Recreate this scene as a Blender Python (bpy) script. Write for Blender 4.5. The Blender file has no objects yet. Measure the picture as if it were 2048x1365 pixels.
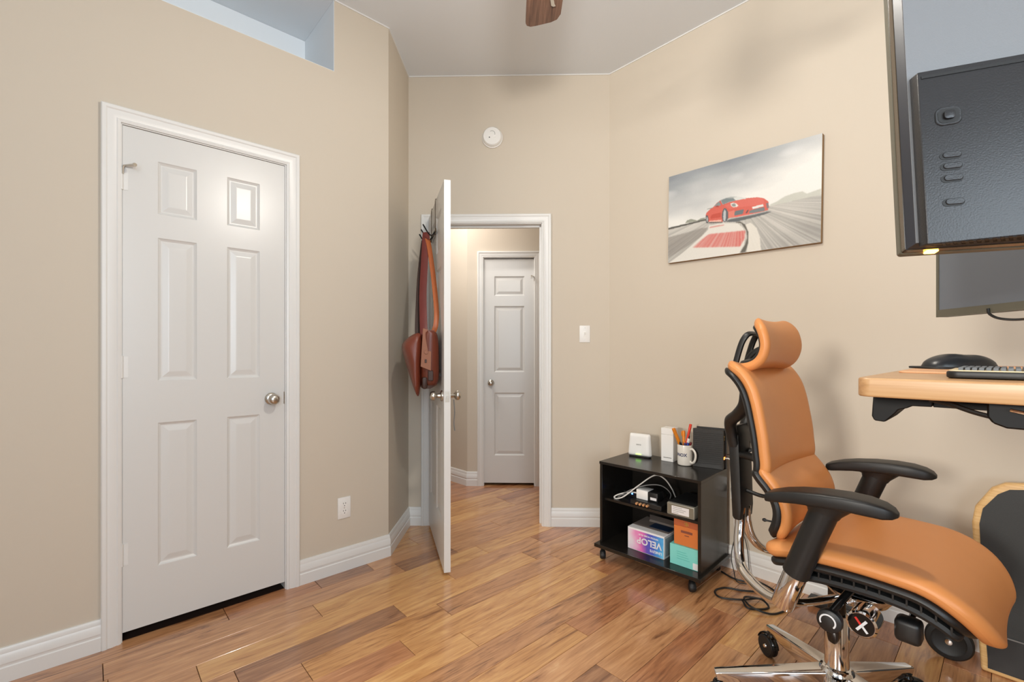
import bpy, bmesh, math, random
import numpy as np
from mathutils import Vector, Matrix

# ------------------------------------------------------------------ camera, world, lights
SC = bpy.context.scene
COL = SC.collection
cam_d = bpy.data.cameras.new('camera')
cam_d.sensor_width = 36.0
cam_d.lens = 920.0 / 2048.0 * 36.0
cam_d.shift_y = 20.5 / 2048.0
cam_d.clip_start = 0.02
cam = bpy.data.objects.new('camera', cam_d)
cam.location = (0, 0, 1.2)
cam.rotation_euler = (math.radians(90), 0, 0)
COL.objects.link(cam)
SC.camera = cam

world = bpy.data.worlds.new('world')
SC.world = world
world.use_nodes = True
world.node_tree.nodes['Background'].inputs[0].default_value = (0.75, 0.85, 1.0, 1)
world.node_tree.nodes['Background'].inputs[1].default_value = 0.25

def light(name, kind, loc, power, color=(1, 1, 1), size=0.1, size_y=None, aim=None, shadow_soft=None):
    d = bpy.data.lights.new(name, kind)
    d.energy = power
    d.color = color
    if kind == 'AREA':
        d.shape = 'RECTANGLE'; d.size = size; d.size_y = size_y or size
    else:
        d.shadow_soft_size = size
    o = bpy.data.objects.new(name, d)
    o.location = loc
    if aim is not None:
        o.rotation_euler = (Vector(aim) - Vector(loc)).to_track_quat('-Z', 'Y').to_euler()
    COL.objects.link(o)
    return o

# key and fill light added behind the camera, the key outside a cut opening, the fan's lamp, the hall's ceiling lamp
light('added_key_light', 'AREA', (-3.443, -2.757, 1.98), 168, (1.0, 0.95, 0.87), 0.75, 0.75, (1.5, 1.9, 1.10))  # added key source, unseen beyond the rear opening
light('added_fill_light', 'AREA', (0.72, -1.30, 1.60), 80, (0.76, 0.89, 1.0), 1.9, 1.7, (-0.55, 2.4, 1.35))  # broad frontal fill added indoors, in front of the windowless rear wall
light('fan_lamp_bulb', 'POINT', (0.13, 1.20, 2.36), 38, (1.0, 0.95, 0.87), 0.05)
light('hall_ceiling_lamp', 'AREA', (-0.80, 3.68, 2.73), 22, (1.0, 0.95, 0.90), 0.8, 0.5, (-0.80, 3.70, 0.0))

vs = SC.view_settings
vs.view_transform = 'Standard'
vs.look = 'None'
vs.gamma = 1.0
vs.use_curve_mapping = False
vs.exposure = 0.20
SC.cycles.use_denoising = True
SC.cycles.max_bounces = 7
SC.cycles.diffuse_bounces = 4
SC.cycles.glossy_bounces = 3
SC.cycles.transmission_bounces = 2
SC.cycles.caustics_reflective = False
SC.cycles.caustics_refractive = False
SC.cycles.use_adaptive_sampling = True
SC.cycles.adaptive_threshold = 0.04
SC.cycles.sample_clamp_indirect = 6.0

# ------------------------------------------------------------------ materials
def lin(c):
    def g(x):
        x = x / 255.0
        return x / 12.92 if x <= 0.04045 else ((x + 0.055) / 1.055) ** 2.4
    return (g(c[0]), g(c[1]), g(c[2]), 1.0)

MATS = {}
def mat(name, rgb, rough=0.5, metal=0.0, bump=None, coat=0.0, spec=0.5, emit=None, trans=0.0, var=None):
    """bump=(scale, strength, distance); var=(scale, amount) mottles the colour a little"""
    m = bpy.data.materials.new(name)
    m.use_nodes = True
    nt = m.node_tree
    p = nt.nodes['Principled BSDF']
    p.inputs['Base Color'].default_value = lin(rgb)
    p.inputs['Roughness'].default_value = rough
    p.inputs['Metallic'].default_value = metal
    p.inputs['Specular IOR Level'].default_value = spec
    p.inputs['Coat Weight'].default_value = coat
    p.inputs['Coat Roughness'].default_value = 0.15
    p.inputs['Transmission Weight'].default_value = trans
    if emit:
        p.inputs['Emission Color'].default_value = lin(emit[0])
        p.inputs['Emission Strength'].default_value = emit[1]
    tc = nt.nodes.new('ShaderNodeTexCoord')
    if bump:
        n = nt.nodes.new('ShaderNodeTexNoise')
        n.inputs['Scale'].default_value = bump[0]
        n.inputs['Detail'].default_value = 3
        nt.links.new(tc.outputs['Object'], n.inputs['Vector'])
        b = nt.nodes.new('ShaderNodeBump')
        b.inputs['Strength'].default_value = bump[1]
        b.inputs['Distance'].default_value = bump[2] if len(bump) > 2 else 0.002
        nt.links.new(n.outputs['Fac'], b.inputs['Height'])
        nt.links.new(b.outputs['Normal'], p.inputs['Normal'])
    if var:
        n2 = nt.nodes.new('ShaderNodeTexNoise')
        n2.inputs['Scale'].default_value = var[0]
        n2.inputs['Detail'].default_value = 4
        nt.links.new(tc.outputs['Object'], n2.inputs['Vector'])
        mx = nt.nodes.new('ShaderNodeMix'); mx.data_type = 'RGBA'
        a = lin(rgb)
        mx.inputs[6].default_value = tuple(x * (1 - var[1]) for x in a[:3]) + (1,)
        mx.inputs[7].default_value = tuple(min(1, x * (1 + var[1])) for x in a[:3]) + (1,)
        nt.links.new(n2.outputs['Fac'], mx.inputs[0])
        nt.links.new(mx.outputs[2], p.inputs['Base Color'])
    MATS[name] = m
    return m

def wood(name, ramp, stretch=(1.2, 14, 14), rough=0.35, rnd=0.0, fine=1.0, coat=0.0, knots=True, bump=0.15):
    """grain runs along the object's x; ramp = [(pos, rgb)...]; rnd shifts tone per object"""
    m = bpy.data.materials.new(name)
    m.use_nodes = True
    nt = m.node_tree; N = nt.nodes; Lk = nt.links
    p = N['Principled BSDF']
    p.inputs['Roughness'].default_value = rough
    p.inputs['Coat Weight'].default_value = coat
    p.inputs['Coat Roughness'].default_value = 0.14
    tc = N.new('ShaderNodeTexCoord'); oi = N.new('ShaderNodeObjectInfo')
    sc = N.new('ShaderNodeVectorMath'); sc.operation = 'SCALE'
    cmb = N.new('ShaderNodeCombineXYZ')
    for i in range(3): Lk.new(oi.outputs['Random'], cmb.inputs[i])
    Lk.new(cmb.outputs[0], sc.inputs[0]); sc.inputs['Scale'].default_value = 53.0
    ad = N.new('ShaderNodeVectorMath'); ad.operation = 'ADD'
    Lk.new(tc.outputs['Object'], ad.inputs[0]); Lk.new(sc.outputs[0], ad.inputs[1])
    mp = N.new('ShaderNodeMapping'); mp.inputs['Scale'].default_value = stretch
    Lk.new(ad.outputs[0], mp.inputs['Vector'])
    n1 = N.new('ShaderNodeTexNoise'); n1.inputs['Scale'].default_value = 1.3; n1.inputs['Detail'].default_value = 4
    n1.inputs['Roughness'].default_value = 0.62; n1.inputs['Distortion'].default_value = 2.0
    Lk.new(mp.outputs[0], n1.inputs['Vector'])
    mp2 = N.new('ShaderNodeMapping'); mp2.inputs['Scale'].default_value = (stretch[0] * 4 * fine, stretch[1] * 9 * fine, stretch[2] * 9 * fine)
    Lk.new(ad.outputs[0], mp2.inputs['Vector'])
    n2 = N.new('ShaderNodeTexNoise'); n2.inputs['Scale'].default_value = 1.0; n2.inputs['Detail'].default_value = 2
    Lk.new(mp2.outputs[0], n2.inputs['Vector'])
    mm = N.new('ShaderNodeMath'); mm.operation = 'MULTIPLY_ADD'
    Lk.new(n2.outputs['Fac'], mm.inputs[0]); mm.inputs[1].default_value = 0.42
    Lk.new(n1.outputs['Fac'], mm.inputs[2])
    m3 = N.new('ShaderNodeMath'); m3.operation = 'MULTIPLY_ADD'
    Lk.new(oi.outputs['Random'], m3.inputs[0]); m3.inputs[1].default_value = rnd
    Lk.new(mm.outputs[0], m3.inputs[2])
    m4 = N.new('ShaderNodeMath'); m4.operation = 'SUBTRACT'
    Lk.new(m3.outputs[0], m4.inputs[0]); m4.inputs[1].default_value = 0.21 + rnd * 0.5
    r = N.new('ShaderNodeValToRGB')
    while len(r.color_ramp.elements) > 1: r.color_ramp.elements.remove(r.color_ramp.elements[-1])
    r.color_ramp.elements[0].position = ramp[0][0]; r.color_ramp.elements[0].color = lin(ramp[0][1])
    for pos, c in ramp[1:]:
        e = r.color_ramp.elements.new(pos); e.color = lin(c)
    Lk.new(m4.outputs[0], r.inputs[0])
    Lk.new(r.outputs[0], p.inputs['Base Color'])
    b = N.new('ShaderNodeBump'); b.inputs['Strength'].default_value = bump; b.inputs['Distance'].default_value = 0.001
    Lk.new(n1.outputs['Fac'], b.inputs['Height']); Lk.new(b.outputs[0], p.inputs['Normal'])
    MATS[name] = m
    return m

M = MATS
mat('wall_paint', (202, 191, 175), 0.75)
mat('ceiling_paint', (220, 224, 228), 0.85)
mat('niche_paint', (236, 240, 243), 0.8)
mat('trim_paint', (222, 221, 218), 0.36)
mat('door_paint', (212, 211, 208), 0.30)
mat('joint', (58, 36, 24), 0.8)
mat('dark_void', (12, 11, 10), 0.9)  # near-black paint standing in for the unlit closets' shade
mat('nickel', (196, 190, 180), 0.28, 1.0)
mat('chrome', (222, 220, 218), 0.07, 1.0)
mat('white_plastic', (232, 230, 226), 0.35)
mat('white_soft', (236, 234, 230), 0.5)
mat('slot_dark', (40, 38, 36), 0.6)
mat('leather_tan', (210, 140, 82), 0.40, spec=0.35, bump=(420, 0.12, 0.001), var=(7, 0.05))
mat('black_plastic', (19, 19, 19), 0.45, bump=(700, 0.05, 0.0006))
mat('desk_black', (9, 9, 9), 0.5, spec=0.25)
mat('black_soft', (22, 22, 22), 0.6)
mat('black_gloss', (14, 14, 14), 0.12)
mat('rubber_black', (16, 16, 16), 0.55)
mat('cart_black', (26, 23, 20), 0.25, bump=(240, 0.05, 0.0006))
mat('mon_grey', (118, 120, 123), 0.42, bump=(500, 0.25, 0.001))  # cover grey lightened to imitate reflected ceiling light
mat('mon_dark', (32, 32, 34), 0.38, bump=(420, 0.35, 0.001))
mat('mon_side', (92, 90, 78), 0.35, bump=(300, 0.2, 0.0006))
mat('mon_film', (62, 48, 28), 0.25, coat=0.3)
mat('mon_navy', (36, 38, 46), 0.4)
mat('screen_reflection', (104, 110, 118), 0.34)  # pale base colour stands in for the room's reflection on the screen
mat('led_amber', (255, 190, 70), 0.4, emit=((255, 176, 64), 14.0))
mat('led_warm', (255, 200, 110), 0.4, emit=((255, 180, 80), 14.0))
mat('led_green', (150, 230, 90), 0.4, emit=((150, 240, 90), 3.0))
mat('led_blue', (80, 130, 255), 0.4, emit=((70, 120, 255), 9.0))
mat('led_port', (255, 150, 60), 0.4, emit=((255, 130, 50), 4.0))
mat('lamp_glass', (250, 244, 230), 0.4, emit=((255, 240, 220), 5.0))
mat('mat_leather', (214, 160, 116), 0.55)
mat('gel_black', (26, 28, 31), 0.35, bump=(900, 0.3, 0.0004))
mat('mesh_grey', (96, 98, 100), 0.6)
mat('cream_edge', (206, 186, 150), 0.5)
mat('tray_lavender', (150, 146, 160), 0.5)
mat('bag_leather', (98, 43, 25), 0.38, bump=(90, 0.25, 0.002), var=(11, 0.28))
mat('bag_flap', (108, 48, 30), 0.42, bump=(60, 0.2, 0.002), var=(9, 0.22))
mat('bag_tab', (134, 84, 58), 0.6, bump=(200, 0.2, 0.001))
mat('bag_dark', (52, 28, 18), 0.55)
mat('strap_red', (104, 40, 34), 0.4, var=(20, 0.2))
mat('strap_orange', (168, 88, 42), 0.45, var=(20, 0.15))
mat('hook_bronze', (96, 78, 58), 0.4, 0.8)
mat('mug_white', (226, 221, 212), 0.22)
mat('ink_navy', (40, 48, 92), 0.5)
mat('pen_orange', (232, 138, 30), 0.3, trans=0.15)
mat('pen_red', (214, 52, 26), 0.3)
mat('pen_black', (20, 20, 22), 0.35)
mat('pen_blue', (32, 62, 150), 0.35)
mat('pen_maroon', (110, 26, 34), 0.35)
mat('pen_white', (226, 222, 222), 0.4)
mat('pen_purple', (70, 58, 104), 0.4)
mat('box_orange', (206, 116, 56), 0.45, var=(18, 0.06))
mat('box_orange_dark', (176, 90, 50), 0.5)
mat('box_label_brown', (128, 70, 52), 0.6)
mat('gold', (220, 186, 110), 0.3, 0.9)
mat('copper_tip', (226, 172, 124), 0.3, 0.5)
mat('box_teal', (128, 210, 200), 0.45, var=(16, 0.05))
mat('box_teal_dark', (76, 176, 166), 0.5)
mat('box_white', (226, 224, 224), 0.4)
mat('box_lid_grey', (120, 110, 104), 0.5)
mat('box_lid_navy', (26, 46, 74), 0.45)
mat('box_side_grey', (150, 160, 164), 0.5, var=(40, 0.3))
mat('drive_grey', (146, 142, 130), 0.45, 0.2)
mat('drive_face', (120, 112, 96), 0.55)
mat('cord_black', (20, 19, 18), 0.5)
mat('cord_white', (224, 220, 214), 0.4)
mat('cord_grey', (120, 118, 116), 0.4)
mat('canvas_edge', (150, 120, 84), 0.8)
mat('board_black', (44, 46, 46), 0.5, bump=(300, 0.3, 0.001))
mat('board_band', (18, 18, 20), 0.4)
mat('logo_white', (220, 220, 220), 0.5)
mat('logo_red', (206, 44, 34), 0.5)
mat('print_grey', (130, 128, 124), 0.6)

HICK = [(0.10, (74, 44, 30)), (0.26, (128, 84, 54)), (0.42, (178, 126, 84)), (0.66, (204, 152, 106)), (0.92, (220, 178, 134))]
HICK_DARK = [(0.10, (70, 42, 32)), (0.30, (118, 78, 56)), (0.52, (158, 112, 80)), (0.9, (196, 150, 110))]
HICK_GOLD = [(0.10, (92, 56, 32)), (0.25, (148, 98, 56)), (0.42, (192, 138, 86)), (0.66, (214, 164, 106)), (0.92, (228, 188, 136))]
HICK_RED = [(0.10, (74, 42, 28)), (0.28, (130, 82, 54)), (0.48, (170, 114, 76)), (0.72, (194, 138, 96)), (0.92, (208, 160, 118))]
for nm_, rp_ in (('floor_plank', HICK), ('floor_plank_dark', HICK_DARK), ('floor_plank_gold', HICK_GOLD), ('floor_plank_red', HICK_RED)):
    wood(nm_, rp_, (1.7, 13, 13), 0.30, rnd=0.14, fine=1.25, bump=0.12, coat=0.75)
wood('bamboo', [(0.2, (160, 120, 80)), (0.5, (180, 138, 94)), (0.85, (194, 156, 114))], (1.5, 40, 40), 0.35, bump=0.05)
wood('plywood', [(0.2, (196, 150, 92)), (0.5, (220, 180, 122)), (0.85, (234, 204, 150))], (2, 30, 60), 0.45, bump=0.05)
wood('walnut_blade', [(0.2, (66, 46, 38)), (0.5, (104, 76, 62)), (0.85, (134, 102, 86))], (1.5, 26, 26), 0.4, bump=0.05)

# ------------------------------------------------------------------ mesh builder
class MB:
    def __init__(s): s.v = []; s.f = []
    def add(s, vs_, fs):
        o = len(s.v); s.v += [tuple(map(float, p)) for p in vs_]; s.f += [tuple(i + o for i in f) for f in fs]; return s
    def box(s, x0, x1, y0, y1, z0, z1):
        return s.hexa([(x0, y0, z0), (x1, y0, z0), (x1, y1, z0), (x0, y1, z0), (x0, y0, z1), (x1, y0, z1), (x1, y1, z1), (x0, y1, z1)])
    def hexa(s, p):
        return s.add(p, [(0, 3, 2, 1), (4, 5, 6, 7), (0, 1, 5, 4), (1, 2, 6, 5), (2, 3, 7, 6), (3, 0, 4, 7)])
    def prism(s, poly, a0, a1, axis='y'):
        n = len(poly)
        def P(p, a):
            if axis == 'y': return (p[0], a, p[1])
            if axis == 'x': return (a, p[0], p[1])
            return (p[0], p[1], a)
        vs_ = [P(p, a0) for p in poly] + [P(p, a1) for p in poly]
        return s.add(vs_, [tuple(range(n - 1, -1, -1)), tuple(range(n, 2 * n))] + [(i, (i + 1) % n, n + (i + 1) % n, n + i) for i in range(n)])
    def tube(s, pts, r, n=10, cap=True, flat=1.0, up=None, closed=False):
        """round (or flattened: second radius = r*flat) tube along pts"""
        pts = [Vector(p) for p in pts]; m = len(pts)
        rs = r if isinstance(r, (list, tuple)) else [r] * m
        tang = []
        for i in range(m):
            if closed: t = pts[(i + 1) % m] - pts[i - 1]
            else: t = pts[min(i + 1, m - 1)] - pts[max(i - 1, 0)]
            tang.append(t.normalized())
        u = Vector(up) if up is not None else (Vector((0, 0, 1)) if abs(tang[0].z) < 0.9 else Vector((1, 0, 0)))
        vs_ = []
        for i in range(m):
            t = tang[i]
            u = (u - t * u.dot(t))
            u = u.normalized() if u.length > 1e-6 else t.orthogonal().normalized()
            w = t.cross(u)
            for k in range(n):
                a = 2 * math.pi * k / n
                vs_.append(pts[i] + (u * math.cos(a) + w * math.sin(a) * flat) * rs[i])
        fs = []
        for i in range(m if closed else m - 1):
            j = (i + 1) % m
            for k in range(n):
                k2 = (k + 1) % n
                fs.append((i * n + k, i * n + k2, j * n + k2, j * n + k))
        if cap and not closed:
            fs.append(tuple(range(n - 1, -1, -1))); fs.append(tuple((m - 1) * n + k for k in range(n)))
        return s.add(vs_, fs)
    def lathe(s, prof, n=24, o=(0, 0, 0), ax=(0, 0, 1)):
        """prof = [(radius, height along ax)]"""
        ax = Vector(ax).normalized(); u = ax.orthogonal().normalized(); w = ax.cross(u); o = Vector(o)
        vs_ = []; idx = []
        for r, h in prof:
            if r < 1e-6: idx.append([len(vs_)]); vs_.append(o + ax * h)
            else:
                idx.append(list(range(len(vs_), len(vs_) + n)))
                for k in range(n):
                    a = 2 * math.pi * k / n; vs_.append(o + ax * h + (u * math.cos(a) + w * math.sin(a)) * r)
        fs = []
        for A_, B_ in zip(idx[:-1], idx[1:]):
            for k in range(n):
                k2 = (k + 1) % n
                if len(A_) == 1 and len(B_) == 1: continue
                if len(A_) == 1: fs.append((A_[0], B_[k2], B_[k]))
                elif len(B_) == 1: fs.append((A_[k], A_[k2], B_[0]))
                else: fs.append((A_[k], A_[k2], B_[k2], B_[k]))
        if len(idx[0]) > 1: fs.append(tuple(reversed(idx[0])))
        if len(idx[-1]) > 1: fs.append(tuple(idx[-1]))
        return s.add(vs_, fs)
    def cyl(s, p0, p1, r0, r1=None, n=20):
        p0 = Vector(p0); p1 = Vector(p1); h = (p1 - p0).length
        return s.lathe([(r0, 0), (r1 if r1 is not None else r0, h)], n, p0, p1 - p0)
    def shell(s, front, back, nu, nv):
        """closed solid between two grids front(a,b), back(a,b), a,b in [-1,1]"""
        vs_ = []; W_ = nu + 1
        for fn in (front, back):
            for j in range(nv + 1):
                for i in range(nu + 1):
                    vs_.append(fn(-1 + 2 * i / nu, -1 + 2 * j / nv))
        o = W_ * (nv + 1); fs = []
        for j in range(nv):
            for i in range(nu):
                q = (j * W_ + i, j * W_ + i + 1, (j + 1) * W_ + i + 1, (j + 1) * W_ + i)
                fs.append(q); fs.append(tuple(o + k for k in reversed(q)))
        rim = [i for i in range(nu)] + [j * W_ + nu for j in range(nv)] + [nv * W_ + i for i in range(nu, 0, -1)] + [j * W_ for j in range(nv, 0, -1)]
        for k in range(len(rim)):
            a_, b_ = rim[k], rim[(k + 1) % len(rim)]
            fs.append((b_, a_, o + a_, o + b_))
        return s.add(vs_, fs)
    def xf(s, mtx):
        s.v = [tuple(mtx @ Vector(p)) for p in s.v]; return s
    def build(s, name, material, parent=None, smooth=True, bevel=0.0, seg=2, angle=40, subsurf=0):
        me = bpy.data.meshes.new(name)
        me.from_pydata(s.v, [], s.f)
        bm = bmesh.new(); bm.from_mesh(me)
        bmesh.ops.recalc_face_normals(bm, faces=bm.faces)
        if bevel > 0:
            es = [e for e in bm.edges if len(e.link_faces) == 2 and e.calc_face_angle(0) > math.radians(30)]
            bmesh.ops.bevel(bm, geom=es, offset=bevel, segments=seg, profile=0.5, affect='EDGES', clamp_overlap=True)
        bm.to_mesh(me); bm.free()
        if smooth:
            me.polygons.foreach_set('use_smooth', [True] * len(me.polygons))
            me.set_sharp_from_angle(angle=math.radians(angle))
        me.materials.append(M[material])
        ob = bpy.data.objects.new(name, me)
        COL.objects.link(ob)
        if parent is not None: ob.parent = parent
        if subsurf:
            md = ob.modifiers.new('smooth', 'SUBSURF'); md.levels = subsurf; md.render_levels = subsurf
        return ob

def rbox(x0, x1, y0, y1, z0, z1): return MB().box(x0, x1, y0, y1, z0, z1)

def tag(o, label=None, cat=None, group=None, kind=None):
    if label: o['label'] = label
    if cat: o['category'] = cat
    if group: o['group'] = group
    if kind: o['kind'] = kind
    return o
def thing(name, label, cat, loc=(0, 0, 0), rotz=0.0, group=None):
    o = bpy.data.objects.new(name, None)
    o.empty_display_size = 0.05
    COL.objects.link(o)
    o.location = loc; o.rotation_euler = (0, 0, rotz)
    return tag(o, label, cat, group)
def struct(o, label, cat=None):
    return tag(o, label, cat, None, 'structure')
def empty_struct(name, label, cat, loc=(0, 0, 0), rotz=0.0):
    o = thing(name, label, cat, loc, rotz); o['kind'] = 'structure'; return o

def text_mesh(s_, size, extrude=0.0003, align='CENTER', bold=0.0):
    cu = bpy.data.curves.new('lettering', 'FONT')
    cu.body = s_; cu.size = size; cu.extrude = extrude; cu.align_x = align; cu.align_y = 'CENTER'; cu.offset = bold
    cu.resolution_u = 3
    ob = bpy.data.objects.new('lettering', cu); COL.objects.link(ob)
    dg = bpy.context.evaluated_depsgraph_get()
    me = bpy.data.meshes.new_from_object(ob.evaluated_get(dg))
    bpy.data.objects.remove(ob); bpy.data.curves.remove(cu)
    return me
def text(name, s_, size, material, parent, loc, rot, bold=0.0, sx=1.0):
    me = text_mesh(s_, size, 0.0003, 'CENTER', bold)
    me.materials.clear(); me.materials.append(M[material])
    ob = bpy.data.objects.new(name, me); COL.objects.link(ob)
    ob.parent = parent; ob.location = loc; ob.rotation_euler = rot; ob.scale = (sx, 1, 1)
    return ob
def smooth_path(pts, n=6):
    """Catmull-Rom through pts"""
    P = [Vector(p) for p in pts]; P = [P[0] * 2 - P[1]] + P + [P[-1] * 2 - P[-2]]
    out = []
    for i in range(1, len(P) - 2):
        a, b, c, d = P[i - 1:i + 3]
        for k in range(n):
            t = k / n
            out.append(0.5 * ((2 * b) + (c - a) * t + (2 * a - 5 * b + 4 * c - d) * t * t + (3 * b - a - 3 * c + d) * t ** 3))
    out.append(P[-2]); return out
def curve1(pts):
    """smooth interpolation y(x) through sorted points"""
    xs = np.array([p[0] for p in pts]); ys = np.array([p[1] for p in pts])
    m_ = np.gradient(ys, xs)
    def f(x):
        x = min(max(x, xs[0]), xs[-1]); i = min(max(int(np.searchsorted(xs, x)) - 1, 0), len(xs) - 2)
        h = xs[i + 1] - xs[i]; t = (x - xs[i]) / h
        return float((2 * t**3 - 3 * t**2 + 1) * ys[i] + (t**3 - 2 * t**2 + t) * h * m_[i] + (-2 * t**3 + 3 * t**2) * ys[i + 1] + (t**3 - t**2) * h * m_[i + 1])
    return f
# ------------------------------------------------------------------ the room
A2 = Vector((-0.7253, 2.7015, 0)); B2 = Vector((-0.7153, 3.1790, 0)); C2 = Vector((0.6678, 3.1500, 0))
RL = math.atan2(0.6767, 0.7363); RR = math.atan2(-0.7363, 0.6767)
RB = math.atan2(-0.0209, 0.9998); RT = math.atan2(0.9998, 0.0209)
H_CEIL = 3.10
def on_wall(o, rot, x, y=0.0, z=0.0):
    return (o.x + math.cos(rot) * x - math.sin(rot) * y, o.y + math.sin(rot) * x + math.cos(rot) * y, z)

def slab_holes(mb, x0, x1, z0, z1, y0, y1, holes):
    xs = sorted(set([x0, x1] + [h[0] for h in holes] + [h[1] for h in holes]))
    zs = sorted(set([z0, z1] + [h[2] for h in holes] + [h[3] for h in holes]))
    def solid(i, j):
        if not (0 <= i < len(xs) - 1 and 0 <= j < len(zs) - 1): return False
        cx = (xs[i] + xs[i + 1]) / 2; cz = (zs[j] + zs[j + 1]) / 2
        return not any(h[0] < cx < h[1] and h[2] < cz < h[3] for h in holes)
    idx = {}
    def V(x, y, z):
        k = (round(x, 6), round(y, 6), round(z, 6))
        if k not in idx: idx[k] = len(mb.v); mb.v.append(k)
        return idx[k]
    for i in range(len(xs) - 1):
        for j in range(len(zs) - 1):
            if not solid(i, j): continue
            a, b, c, d = xs[i], xs[i + 1], zs[j], zs[j + 1]
            mb.f.append((V(a, y0, c), V(b, y0, c), V(b, y0, d), V(a, y0, d)))
            mb.f.append((V(a, y1, c), V(a, y1, d), V(b, y1, d), V(b, y1, c)))
            if not solid(i - 1, j): mb.f.append((V(a, y0, c), V(a, y0, d), V(a, y1, d), V(a, y1, c)))
            if not solid(i + 1, j): mb.f.append((V(b, y0, c), V(b, y1, c), V(b, y1, d), V(b, y0, d)))
            if not solid(i, j - 1): mb.f.append((V(a, y0, c), V(a, y1, c), V(b, y1, c), V(b, y0, c)))
            if not solid(i, j + 1): mb.f.append((V(a, y0, d), V(b, y0, d), V(b, y1, d), V(a, y1, d)))
    return mb
def wall(name, o, rot, x0, x1, z0, z1, th, holes, label, m='wall_paint'):
    mb = slab_holes(MB(), x0, x1, z0, z1, 0.0, th, holes)
    ob = mb.build(name, m, None, smooth=False)
    ob.location = o; ob.rotation_euler = (0, 0, rot)
    return struct(ob, label, 'wall')

# openings: closet door in the left wall, plant ledge above it, doorway in the angled wall
D1 = (-1.198, -0.563, 2.140)
LEDGE = (-2.62, -0.319, 2.713)
D2 = (0.152, 0.922, 2.080)
wall('wall_left', A2, RL, -2.694, 0.0, 0, H_CEIL, 0.11, [(D1[0], D1[1], 0, D1[2]), (LEDGE[0], LEDGE[1], LEDGE[2], H_CEIL)], 'long beige wall holding the closed white closet door')
wall('wall_return', A2, RT, 0.0, 0.60, 0, H_CEIL, 0.11, [], 'narrow beige wall section beside the open door')
wall('wall_back', B2, RB, -0.10, 1.3834 + 0.10, 0, H_CEIL, 0.12, [(D2[0], D2[1], 0, D2[2])], 'beige wall with the open doorway and smoke detector')
wall('wall_right', C2, RR, 0.0, 3.47, 0, H_CEIL, 0.11, [], 'beige wall behind the desk with the car canvas')
P1 = Vector((-2.709, 0.878, 0)); Q1 = Vector((0.052, -2.126, 0))
wall('wall_rear_left', Q1, math.atan2(3.004, -2.761), 0.0, 4.08, 0, H_CEIL, 0.11, [(0.45, 2.80, 0.62, 2.95)], 'beige wall behind the camera on its left')
wall('wall_rear_right', Q1 + Vector((2.964, 2.721, 0)), math.atan2(-2.721, -2.964), 0.0, 4.03, 0, H_CEIL, 0.11, [], 'beige wall behind the camera on its right')

w1 = empty_struct('added_window_1', 'added wide white framed window behind the camera', 'window', Q1, math.atan2(3.004, -2.761))  # unseen window, added and sized to steer the key light
slab_holes(MB(), 0.45, 2.80, 0.62, 2.95, 0.03, 0.08, [(0.49, 2.76, 0.66, 2.91)]).build('frame', 'trim_paint', w1, smooth=False)
rbox(0.40, 2.85, -0.05, 0.03, 0.58, 0.62).build('sill', 'trim_paint', w1, smooth=False)
o = MB().box(-3.4, 3.7, -2.8, 3.9, H_CEIL, H_CEIL + 0.1).build('ceiling', 'ceiling_paint', None, smooth=False)
struct(o, 'flat white painted ceiling of the office', 'ceiling')

# plant ledge lining
mb = MB()
mb.box(-2.618, -0.321, 0.001, 0.453, 2.690, 2.715)
mb.box(-2.618, -0.321, 0.453, 0.470, 2.690, H_CEIL - 0.001)
mb.box(-0.321, -0.306, 0.002, 0.470, 2.690, H_CEIL - 0.001)
o = mb.build('wall_ledge', 'niche_paint', None, smooth=False)
o.location = A2; o.rotation_euler = (0, 0, RL)
struct(o, 'white recessed plant ledge high above the closet door', 'ledge')
# dark closet behind the closed door
mb = MB(); mb.box(-1.6, -0.2, 0.70, 0.72, -0.01, 2.3); mb.box(-1.62, -1.6, 0.12, 0.72, -0.01, 2.3); mb.box(-0.2, -0.18, 0.12, 0.72, -0.01, 2.3); mb.box(-1.62, -0.18, 0.12, 0.72, 2.3, 2.32)
o = mb.build('wall_closet', 'dark_void', None, smooth=False); o.location = A2; o.rotation_euler = (0, 0, RL)
struct(o, 'dark closet interior behind the closed door', 'wall')

# hall beyond the doorway
HF = Vector((-0.400, 4.110, 0))
RH = RB
wall('wall_hall_far', HF, RH, 0.0, 1.45, 0, 2.75, 0.10, [(0.146, 0.600, 0, 2.035)], 'pale hall wall around the narrow linen door')
wall('wall_hall_left', HF + Vector((-1.2, 1.2, 0)), math.radians(-45), 0.0, 1.697, 0, 2.75, 0.10, [], 'angled pale hall wall left of the linen door')
wall('wall_hall_right', Vector((0.98, 4.12, 0)), math.radians(-90), 0.0, 0.92, 0, 2.75, 0.10, [], 'hall wall on the right past the doorway')
wall('wall_hall_side', Vector((-1.75, 3.2, 0)), math.radians(90), 0.0, 2.3, 0, 2.75, 0.10, [], 'hall wall far to the left past the open door')
o = MB().box(-1.9, 1.1, 3.24, 5.4, 2.75, 2.85).build('ceiling_hall', 'ceiling_paint', None, smooth=False)
struct(o, 'white hall ceiling beyond the doorway', 'ceiling')
mb = MB(); mb.box(0.1, 0.7, 0.30, 0.32, 0, 2.2); mb.box(0.1, 0.12, 0.1, 0.32, 0, 2.2); mb.box(0.68, 0.7, 0.1, 0.32, 0, 2.2); mb.box(0.1, 0.7, 0.1, 0.32, 2.2, 2.22)
o = mb.build('wall_linen_closet', 'dark_void', None, smooth=False); o.location = HF; o.rotation_euler = (0, 0, RH)
struct(o, 'dark linen closet interior behind the hall door', 'wall')

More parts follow.
